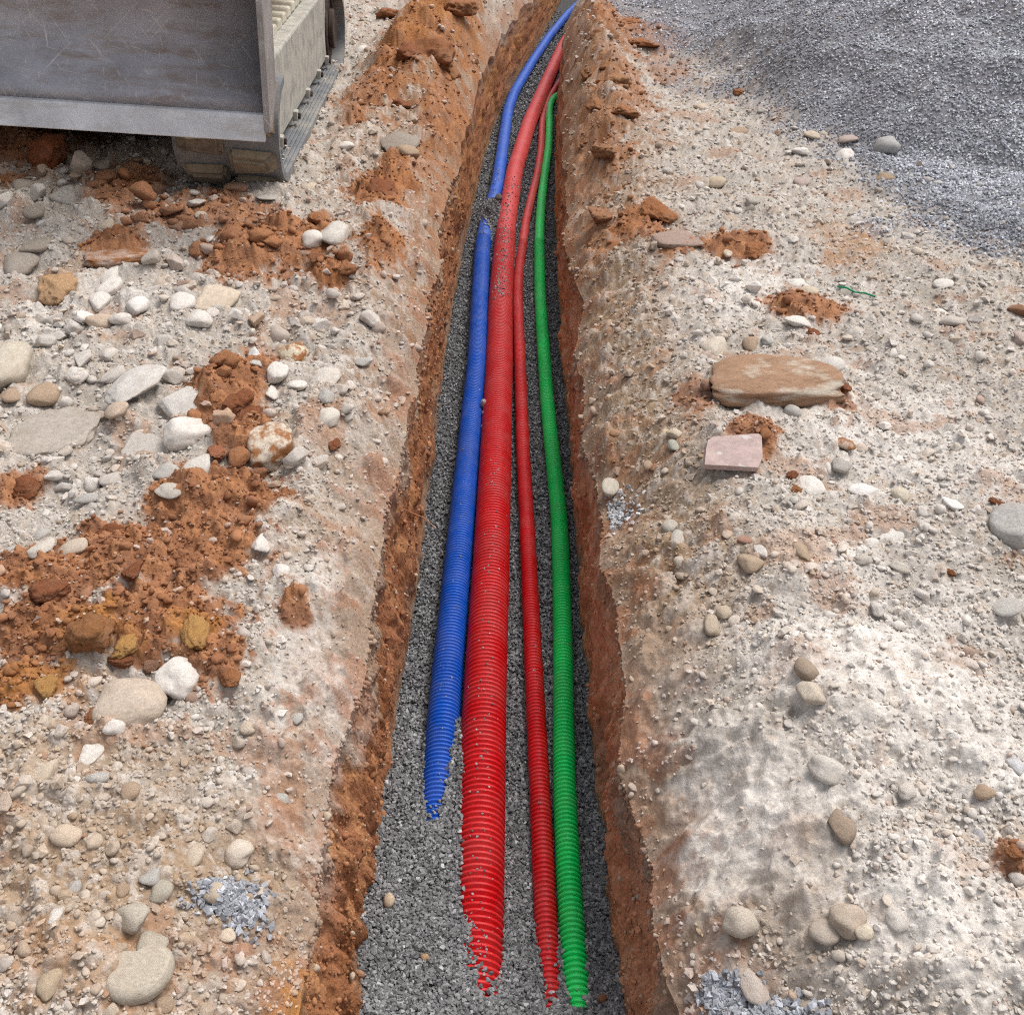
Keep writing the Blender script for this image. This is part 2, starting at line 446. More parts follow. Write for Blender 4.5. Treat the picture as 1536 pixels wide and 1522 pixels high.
def grid_faces(nr, nc, flip=False):
    i = np.arange(nr * nc).reshape(nr, nc)
    a, b, c, d = i[:-1, :-1].ravel(), i[:-1, 1:].ravel(), i[1:, 1:].ravel(), i[1:, :-1].ravel()
    return np.stack([a, d, c, b] if flip else [a, b, c, d], 1)

# ------------------------------------------------------------------ ground: both banks
_py = np.linspace(1720, -60, 640)
_ph = PITCH + np.arctan((_py - H0 / 2) / F0)
rowsY = CAM_Z / np.tan(_ph)
rowsY = np.concatenate([np.array([-6, -4, -2.5, -1.5, -0.9, -0.5, -0.2, 0.05, 0.2, 0.32, 0.42]), rowsY[rowsY > 0.48], np.linspace(rowsY.max() + 0.06, 17, 80), 17 * 1.16 ** np.arange(1, 16)])
NR = len(rowsY)
NCOL = 420
def bank(side):
    s = np.linspace(0, 1, NCOL) ** 1.06
    ext = 1.22 ** np.arange(1, 26)
    R = 0.68 * zc_of(np.clip(rowsY, 0.6, 14)) + 0.30
    Eb = s[None, :] * R[:, None]
    Ex = R[:, None] + (ext[None, :] - 1) * 0.62
    E = np.concatenate([Eb, Ex], 1)
    Y = np.repeat(rowsY[:, None], E.shape[1], 1)
    X = (xLt(Y) - E) if side < 0 else (xRt(Y) + E)
    return X, Y, E
verts, cols, faces, off = [], [], [], 0
lipZ = {}
for side in (-1, 1):
    X, Y, E = bank(side)
    x, y = X.ravel(), Y.ravel()
    # sit a hair outside the edge so that each side is judged on its own bank
    z, M = H_full(x + side * 1e-6, y, True)
    c = bank_colour(x, y, M)
    verts.append(np.stack([x, y, z], 1)); cols.append(c)
    faces.append(grid_faces(*X.shape, flip=side < 0) + off); off += len(x)
    grit = np.clip(1 - 0.5 * M['mud'] - 0.3 * np.clip(1 - M['e'] / 0.3, 0, 1), 0.3, 1) * (0.65 + 0.5 * M['n1'])
    cols[-1] = np.concatenate([c, np.clip(grit, 0, 1)[:, None]], 1)
    lipZ[side] = (z.reshape(X.shape)[:, 0], c.reshape(*X.shape, 3)[:, 0])
put(bpy.data.objects.new('ground', np_mesh('ground', np.concatenate(verts), np.concatenate(faces), M_SOIL, True, np.concatenate(cols))),
    'pale stony rubble ground with red soil patches on both sides of the trench', 'ground', kind='structure')

# ------------------------------------------------------------------ trench walls
NV = 64
for side in (-1, 1):
    v = np.linspace(0, 1, NV)[None, :]
    Y = np.repeat(rowsY[:, None], NV, 1)
    zt, ct = lipZ[side]
    zb = FLOOR - 0.08
    Z = zt[:, None] * (1 - v) + zb * v
    top = (xLt(rowsY) if side < 0 else xRt(rowsY))[:, None]
    bot = (xL0(rowsY) if side < 0 else xR0(rowsY))[:, None]
    vv = sstep(0, 0.75, v)
    X = top * (1 - vv) + bot * vv
    k = sstep(0, 0.10, v) * (1 - 0.75 * sstep(0.55, 0.9, v))
    d = 0.020 * fbm(Y * 4.5, Z * 4.5, 3, 110 + side) + 0.010 * pn(Y * 26, Z * 4, 120 + side) + 0.011 * ridged(Y * 15, Z * 9, 3, 130 + side)
    X = X + side * k * d + side * 0.0015 * pn(Y * 120, Z * 30, 140)
    nA = fbm(Y * 3.2, Z * 5, 4, 150 + side); nB = fbm(Y * 16, Z * 4.5, 3, 160 + side)
    c = np.tile(C_WALL if side < 0 else lin(182, 132, 102), (Y.size, 1))  # right wall's base colour lightened to offset the shade it lies in
    c = mixc(c, C_RED, (0.75 if side < 0 else 0.4) * sstep(-0.1, 0.5, nA.ravel()))
    c = mixc(c, C_WALL2 if side < 0 else lin(194, 152, 122), 0.8 * sstep(0.05, 0.5, nB.ravel()))
    c = mixc(c, C_CLAY, 0.75 * sstep(0.62, 0.85, (v + 0.25 * nA).ravel() if v.shape[0] > 1 else (np.repeat(v, NR, 0) + 0.25 * nA).ravel()))
    gold_light = (sstep(4.0, 8.0, Y) * sstep(-0.1, 0.4, fbm(Y * 1.4, Z * 3, 2, 170))).ravel() * (1.0 if side < 0 else 0.4)  # golden sunlight on the far wall, painted into its colour
    c = mixc(c, lin(166, 120, 76), 0.6 * gold_light)
    kk = sstep(0.22, 0.02, np.repeat(v, NR, 0) + 0.12 * nB - (0.30 * sstep(1.9, 1.2, Y) * (0.6 + 0.8 * nA) if side > 0 else 0.22 * np.clip(nA, 0, 1))).ravel()
    c = mixc(c, np.repeat(ct[:, None, :], NV, 1).reshape(-1, 3), kk)
    put(bpy.data.objects.new('trench_wall', np_mesh('trench_wall', np.stack([X.ravel(), Y.ravel(), Z.ravel()], 1), grid_faces(NR, NV, flip=side > 0), M_WALL, True, np.clip(c, 0.004, 0.9))),
        'steep orange-brown earth wall on the blue pipe side of the trench' if side < 0 else 'steep red-brown earth wall on the green pipe side of the trench', 'trench wall', kind='structure')

# ------------------------------------------------------------------ pipes, measured on the photograph
BLUE = [(640, 1420), (650, 1310), (656, 1206), (664, 1100), (670, 1020), (685, 862), (701, 691), (716, 540), (720, 441), (724, 368), (731, 330), (746, 280), (754, 221), (762, 166), (771, 140), (799, 92), (824, 55), (851, 22), (872, 2)]
BIGR = [(706, 1700), (712, 1500), (718, 1300), (723, 1171), (728, 1020), (736, 862), (743, 691), (749, 540), (751, 441), (760, 331), (772, 257), (794, 184), (810, 147), (826, 110), (844, 70), (862, 40)]
SMLR = [(836, 1720), (829, 1560), (821, 1446), (817, 1343), (809, 1171), (801, 1015), (798, 947), (794, 862), (790, 776), (785, 691), (782, 605), (779, 520), (776, 441), (778, 405), (784, 368), (789, 331), (798, 294), (807, 257), (812, 221), (813, 184), (822, 150), (842, 118)]
GREN = [(878, 1720), (870, 1560), (862, 1446), (854, 1343), (846, 1171), (845, 1015), (844, 947), (842, 862), (839, 776), (830, 691), (821, 605), (815, 520), (810, 441), (809, 368), (810, 331), (813, 294), (818, 257), (823, 221), (824, 184), (824, 160), (830, 147), (846, 138)]
def centreline(px, r):
    P = np.array([at(a, b, FLOOR + r) for a, b in px])
    P = P[np.argsort(P[:, 1])]
    seg = np.concatenate([[0], np.cumsum(np.linalg.norm(np.diff(P, axis=0), axis=1))])
    n = int(seg[-1] / 0.02)
    t = np.linspace(0, seg[-1], n)
    Q = np.stack([np.interp(t, seg, P[:, i]) for i in range(3)], 1)
    k = np.hanning(25); k /= k.sum()
    for i in range(2):
        Q[:, i] = np.convolve(np.pad(Q[:, i], 12, 'reflect', reflect_type='odd'), k, 'valid')
    return Q
PIPES = {}
def pipe(name, px, r, pitch, colour, label, seg=22):
    Q = centreline(px, r)
    PIPES[name] = (Q, r)
    L = np.concatenate([[0], np.cumsum(np.linalg.norm(np.diff(Q, axis=0), axis=1))])
    fine_end = np.interp(5.6, Q[:, 1], L)
    prof = [(0.00, 0.985), (0.12, 1.0), (0.36, 1.0), (0.48, 0.97), (0.55, 0.80), (0.94, 0.80)]
    ts, rs = [], []
    s = 0.0
    while s < fine_end:
        fade = 1.0
        for u, q in prof:
            ts.append(s + u * pitch); rs.append(r * (1 - (1 - q) * fade))
        s += pitch
    while s < L[-1]:
        for u, q in ((0.0, 1.0), (0.5, 0.94)):
            ts.append(s + u * 0.05); rs.append(r * 0.968)
        s += 0.05
    ts = np.array(ts); rs = np.array(rs)
    ok = ts < L[-1]; ts, rs = ts[ok], rs[ok]
    P = np.stack([np.interp(ts, L, Q[:, i]) for i in range(3)], 1)
    P2 = np.stack([np.interp(ts + 0.05, L, Q[:, i]) for i in range(3)], 1) - np.stack([np.interp(ts - 0.05, L, Q[:, i]) for i in range(3)], 1)
    T = P2 / np.linalg.norm(P2, axis=1)[:, None]
    S = np.cross(T, (0, 0, 1.0)); S /= np.linalg.norm(S, axis=1)[:, None]
    U = np.cross(S, T)
    a = np.arange(seg) * 2 * math.pi / seg
    V = P[:, None, :] + rs[:, None, None] * (np.cos(a)[None, :, None] * S[:, None, :] + np.sin(a)[None, :, None] * U[:, None, :])
    n = len(P)
    i = np.arange(n * seg).reshape(n, seg)
    j = np.roll(i, -1, 1)
    F = np.stack([i[:-1].ravel(), j[:-1].ravel(), j[1:].ravel(), i[1:].ravel()], 1)
    m, t, b = new_mat(name + '_plastic', 0.42)
    b.inputs['Specular IOR Level'].default_value = 0.32
    rgb = N(t, 'ShaderNodeRGB'); rgb.outputs[0].default_value = (*colour, 1)
    c, nz = mul_noise(t, rgb.outputs[0], 6, 0.88, 1.1, 5)
    # film of stone dust lying in drifts
    tc = N(t, 'ShaderNodeTexCoord')
    n2 = N(t, 'ShaderNodeTexNoise', Scale=9.0, Detail=8.0, Roughness=0.7)
    t.links.new(tc.outputs['Object'], n2.inputs['Vector'])
    mr = N(t, 'ShaderNodeMapRange'); mr.inputs['From Min'].default_value = 0.42; mr.inputs['From Max'].default_value = 0.78; mr.inputs['To Max'].default_value = 0.16
    t.links.new(n2.outputs[0], mr.inputs['Value'])
    sx_ = N(t, 'ShaderNodeSeparateXYZ'); t.links.new(tc.outputs['Object'], sx_.inputs[0])       # paler further along, most on the red pipes
    my = N(t, 'ShaderNodeMapRange'); my.inputs['From Min'].default_value = 2.6; my.inputs['From Max'].default_value = 6.0; my.inputs['To Min'].default_value = 0.0; my.inputs['To Max'].default_value = 0.13 if 'pipe' in name and name in ('corrugated_pipe.001', 'corrugated_pipe.002') else 0.04
    t.links.new(sx_.outputs['Y'], my.inputs['Value'])
    ad = N(t, 'ShaderNodeMath', operation='ADD'); t.links.new(mr.outputs[0], ad.inputs[0]); t.links.new(my.outputs[0], ad.inputs[1])
    mx = N(t, 'ShaderNodeMix', data_type='RGBA')
    t.links.new(ad.outputs[0], mx.inputs['Factor']); t.links.new(c, mx.inputs['A']); mx.inputs['B'].default_value = (*lin(170, 160, 155), 1)
    t.links.new(mx.outputs['Result'], b.inputs['Base Color'])
    r2 = N(t, 'ShaderNodeMapRange'); r2.inputs['To Min'].default_value = 0.36; r2.inputs['To Max'].default_value = 0.62
    t.links.new(n2.outputs[0], r2.inputs['Value']); t.links.new(r2.outputs[0], b.inputs['Roughness'])
    put(bpy.data.objects.new(name, np_mesh(name, V.reshape(-1, 3), F[:, ::-1], m)), label, 'pipe', 'corrugated pipes in the trench')
pipe('corrugated_pipe', BLUE, 0.046, 0.0138, lin(0, 82, 184), 'blue corrugated plastic pipe in the trench')
pipe('corrugated_pipe.001', BIGR, 0.061, 0.0162, lin(196, 12, 22), 'thick red corrugated plastic pipe between the blue pipe and the thin red one', 26)
pipe('corrugated_pipe.002', SMLR, 0.0275, 0.0128, lin(196, 12, 22), 'thin red corrugated plastic pipe beside the green pipe')
pipe('corrugated_pipe.003', GREN, 0.0300, 0.0132, lin(0, 205, 95), 'green corrugated plastic pipe along the trench wall')

# ------------------------------------------------------------------ gravel bed
def gravel_h(x, y):
    z = 0.004 * fbm(x * 6, y * 6, 2, 200) + 0.006 * pn(x * 17, y * 17, 205)
    # heaped towards the near end, first over the blue pipe, then the thick red one, last the thin pair
    TY = [1.0, 1.1, 1.2, 1.3, 1.4, 1.5, 1.6, 1.75, 1.9, 2.05]
    TX = [-.33, -.19, -.135, -.075, 0, .076, .135, .24]
    TZ = [[.14, .13, .12, .11, .10, .085, .07, .045, .02, 0], [.15, .14, .13, .12, .108, .092, .075, .05, .02, 0], [.15, .14, .13, .12, .11, .10, .095, .085, .055, 0],
          [.14, .124, .105, .085, .07, .06, .045, .03, .015, 0], [.10, .08, .06, .045, .03, .02, .01, 0, 0, 0], [.075, .054, .03, .015, .008, 0, 0, 0, 0, 0],
          [.078, .058, .035, .02, .01, 0, 0, 0, 0, 0], [.06, .04, .025, .015, .01, 0, 0, 0, 0, 0]]
    yw = y + 0.055 + 0.05 * pn(x * 9, y * 7, 210) + 0.03 * pn(x * 25, y * 25, 211)
    cols_ = [np.interp(yw, TY, q) for q in TZ]
    xx = np.clip(x, TX[0], TX[-1] - 1e-6); k_ = np.searchsorted(TX, xx, side='right') - 1
    TXa = np.array(TX); f_ = (xx - TXa[k_]) / (TXa[k_ + 1] - TXa[k_])
    stack = np.stack(cols_)
    ii = np.indices(x.shape)
    lo_ = stack[(k_, *ii)]; hi_ = stack[(k_ + 1, *ii)]
    z = z + lo_ * (1 - f_) + hi_ * f_
    # drift thrown over the pipes further back
    z = z + 0.125 * np.exp(-(((y - 6.0) / 0.28) ** 2) - ((x + 0.125) / 0.075) ** 2)
    z = z + 0.06 * np.exp(-(((y - 5.6) / 0.55) ** 2) - ((x + 0.03) / 0.10) ** 2)
    # banked against the sides
    z = z + 0.020 * sstep(0.10, 0.0, x - xL0(y)) + 0.012 * sstep(0.07, 0.0, xR0(y) - x)
    return FLOOR + z
gy = rowsY[(rowsY > 0.3) & (rowsY < 17.5)][::3]
gu = np.linspace(-0.14, 1.14, 70)
GY = np.repeat(gy[:, None], len(gu), 1)
GX = xL0(GY) + gu[None, :] * (xR0(GY) - xL0(GY))
GZ = gravel_h(GX, GY)
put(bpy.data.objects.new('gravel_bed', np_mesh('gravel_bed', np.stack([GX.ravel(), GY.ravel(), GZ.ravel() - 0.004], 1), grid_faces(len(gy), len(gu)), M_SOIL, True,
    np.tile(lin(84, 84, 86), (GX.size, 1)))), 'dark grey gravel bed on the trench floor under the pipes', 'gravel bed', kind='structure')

# ------------------------------------------------------------------ stone shapes
def ico(sub):
    bm = bmesh.new(); bmesh.ops.create_icosphere(bm, subdivisions=sub, radius=1)
    V = np.array([v.co[:] for v in bm.verts]); F = np.array([[v.index for v in f.verts] for f in bm.faces])
    bm.free(); return V, F
ICO = {k: ico(k) for k in (1, 2, 3, 4)}
def n3(P, f, seed):
    return (pn(P[:, 0] * f, P[:, 1] * f + 3.1 * P[:, 2] * f * 0.31, seed) + pn(P[:, 1] * f, P[:, 2] * f + 0.3 * P[:, 0], seed + 1) + pn(P[:, 2] * f, P[:, 0] * f, seed + 2)) / 1.7
def shape_pebble(seed, sub=3, lump=0.24, fine=0.03):
    V, F = ICO[sub]
    r = 1 + lump * n3(V + seed, 0.9, seed) + fine * n3(V + seed, 4.0, seed + 9)
    g = np.random.default_rng(seed)
    n = g.normal(size=(7, 3)); n /= np.linalg.norm(n, axis=1)[:, None]
    q = np.clip((V @ n.T) / (0.72 + 0.25 * g.random(7))[None, :], 1e-3, None)
    c = 1 / ((q ** 9).sum(1) + 1) ** (1 / 9.0)                   # a few worn flats
    return V * (r * c)[:, None], F
def shape_angular(seed, sub=3, planes=10, fine=0.045, soft=36):
    V, F = ICO[sub]
    g = np.random.default_rng(seed)
    n = g.normal(size=(planes, 3)); n /= np.linalg.norm(n, axis=1)[:, None]
    d = 0.62 + 0.36 * g.random(planes)
    q = (V @ n.T) / d[None, :]
    q = np.clip(q, 1e-3, None)
    m = (q ** soft).sum(1) ** (1.0 / soft)
    r = np.minimum(1.0 / m, 1.25)
    r = r * (1 + fine * n3(V + seed, 3.5, seed) + 0.5 * fine * n3(V + seed, 9, seed + 3))
    return V * r[:, None], F
def shape_slab(seed, sub=4):
    V, F = ICO[sub]
    g = np.random.default_rng(seed)
    q = np.clip(np.abs(V), 1e-4, None)
    n = g.normal(size=(9, 3)); n /= np.linalg.norm(n, axis=1)[:, None]
    k = np.clip((V @ n.T) / (1.0 + 0.28 * g.random(9))[None, :], 1e-3, None)
    m = ((q ** 30).sum(1) + (k ** 30).sum(1)) ** (-1 / 30.0)
    P = V * m[:, None]
    P[:, 1] *= 1 - 0.30 * np.clip(P[:, 0], 0, 1.2)
    P[:, 2] *= 1 - 0.15 * np.clip(-P[:, 0], 0, 1)
    r = 1 + 0.09 * n3(V + seed, 2.0, seed) + 0.06 * n3(V + seed, 5, seed + 2) + 0.03 * n3(V + seed, 12, seed + 4)
    return P * r[:, None], F
def shape_clod(seed, sub=4):
    V, F = ICO[sub]
    g = np.random.default_rng(seed)
    n = g.normal(size=(9, 3)); n /= np.linalg.norm(n, axis=1)[:, None]
    q = np.clip((V @ n.T) / (0.66 + 0.34 * g.random(9))[None, :], 1e-3, None)
    c = np.minimum(1 / (q ** 12).sum(1) ** (1 / 12.0), 1.2)
    r = 1 + 0.16 * n3(V + seed, 1.7, seed) + 0.20 * np.abs(n3(V + seed, 3.6, seed + 5)) + 0.14 * n3(V + seed, 8, seed + 7) + 0.07 * n3(V + seed, 19, seed + 8)
    return V * (c * r)[:, None], F
def norm_box(V):
    lo, hi = V.min(0), V.max(0)
    return (V - (lo + hi) / 2) / (hi - lo)          # unit box centred
SHAPES = {}
def shape(kind, seed, sub, mat):
    key = (kind, seed, sub, mat.name)
    if key not in SHAPES:
        V, F = {'pebble': shape_pebble, 'block': shape_angular, 'clod': shape_clod, 'slab': shape_slab}[kind](seed, sub)
        SHAPES[key] = np_mesh(kind, norm_box(V), F, mat, smooth=True)
    return SHAPES[key]

def ground_point(px, py):
    z = 0.0
    for i in range(4):
        p = at(px, py, z)
        z1 = float((H_smooth if i < 2 else H_full)(np.array([p[0]]), np.array([p[1]]))[0])
        z = z1 if i < 2 else 0.5 * (z + z1)
    return np.array((p[0], p[1], z1))

def rgb(c): return (*[float(v) for v in c], 1.0)
ANCHORS = []   # named stones that the smaller ones are described by: pixel, short phrase
def short(label):
    import re
    return re.split(r' (?:in|at|on|beside|below|above|right|left|with|among|under|between|near|of|by|touching|just|low|lying|pointing|leaning|against|stuck|half|from|standing|jutting|around|alone|cut|sunk|overhanging) ', label)[0]
SOLID = []     # footprints already taken by a single stone: x, y, radius
def stone(px, py, w, h, kind, colour, label, cat='stone', flat=0.6, sink=0.36, tilt=0.16, mat=None, seed=None, rz=None, name=None, group=None, sub=3):
    """a single stone: centre and size measured in the photograph, laid on the ground at its real size"""
    seed = seed if seed is not None else int(px * 7 + py * 13) % 997
    if kind == 'clod': sub = 4
    else:
        l_ = float(np.dot(colour, (0.3, 0.5, 0.2))); colour = 0.70 * np.asarray(colour) + 0.30 * l_ * np.array((1.05, 0.99, 0.90))
    p = ground_point(px, py + h * 0.18)
    zc = zc_of(p[1], p[2]); k = zc / F0
    sx = w * k
    sz = flat * min(sx, h * k * 1.3)
    ph = math.atan2(CAM_Z - p[2], p[1])
    img = h * k
    sy2 = img ** 2 - (sz * (1 - sink) * math.cos(ph)) ** 2
    sy = math.sqrt(max(sy2, (0.45 * img) ** 2)) / max(math.sin(ph), 0.42)
    sy = min(sy, 1.6 * max(sx, img))
    mat = mat or {'pebble': M_STONE, 'block': M_STONE, 'slab': M_STONE, 'clod': M_CLOD}[kind]
    o = bpy.data.objects.new(name or ('soil_clod' if kind == 'clod' else ('pebble' if kind == 'pebble' else 'rock')), shape(kind, seed, sub, mat))
    g = random.Random(seed)
    o.scale = (sx, sy, sz)
    o.rotation_euler = (g.uniform(-tilt, tilt), g.uniform(-tilt, tilt), rz if rz is not None else g.uniform(-0.25, 0.25))
    o.location = (p[0], p[1], p[2] + sz * (0.5 - sink))
    o.color = rgb(colour)
    SOLID.append((p[0], p[1], max(sx, sy) * 0.5))
    if w >= 20: ANCHORS.append((px, py, short(label)))
    return put(o, label, cat, group)

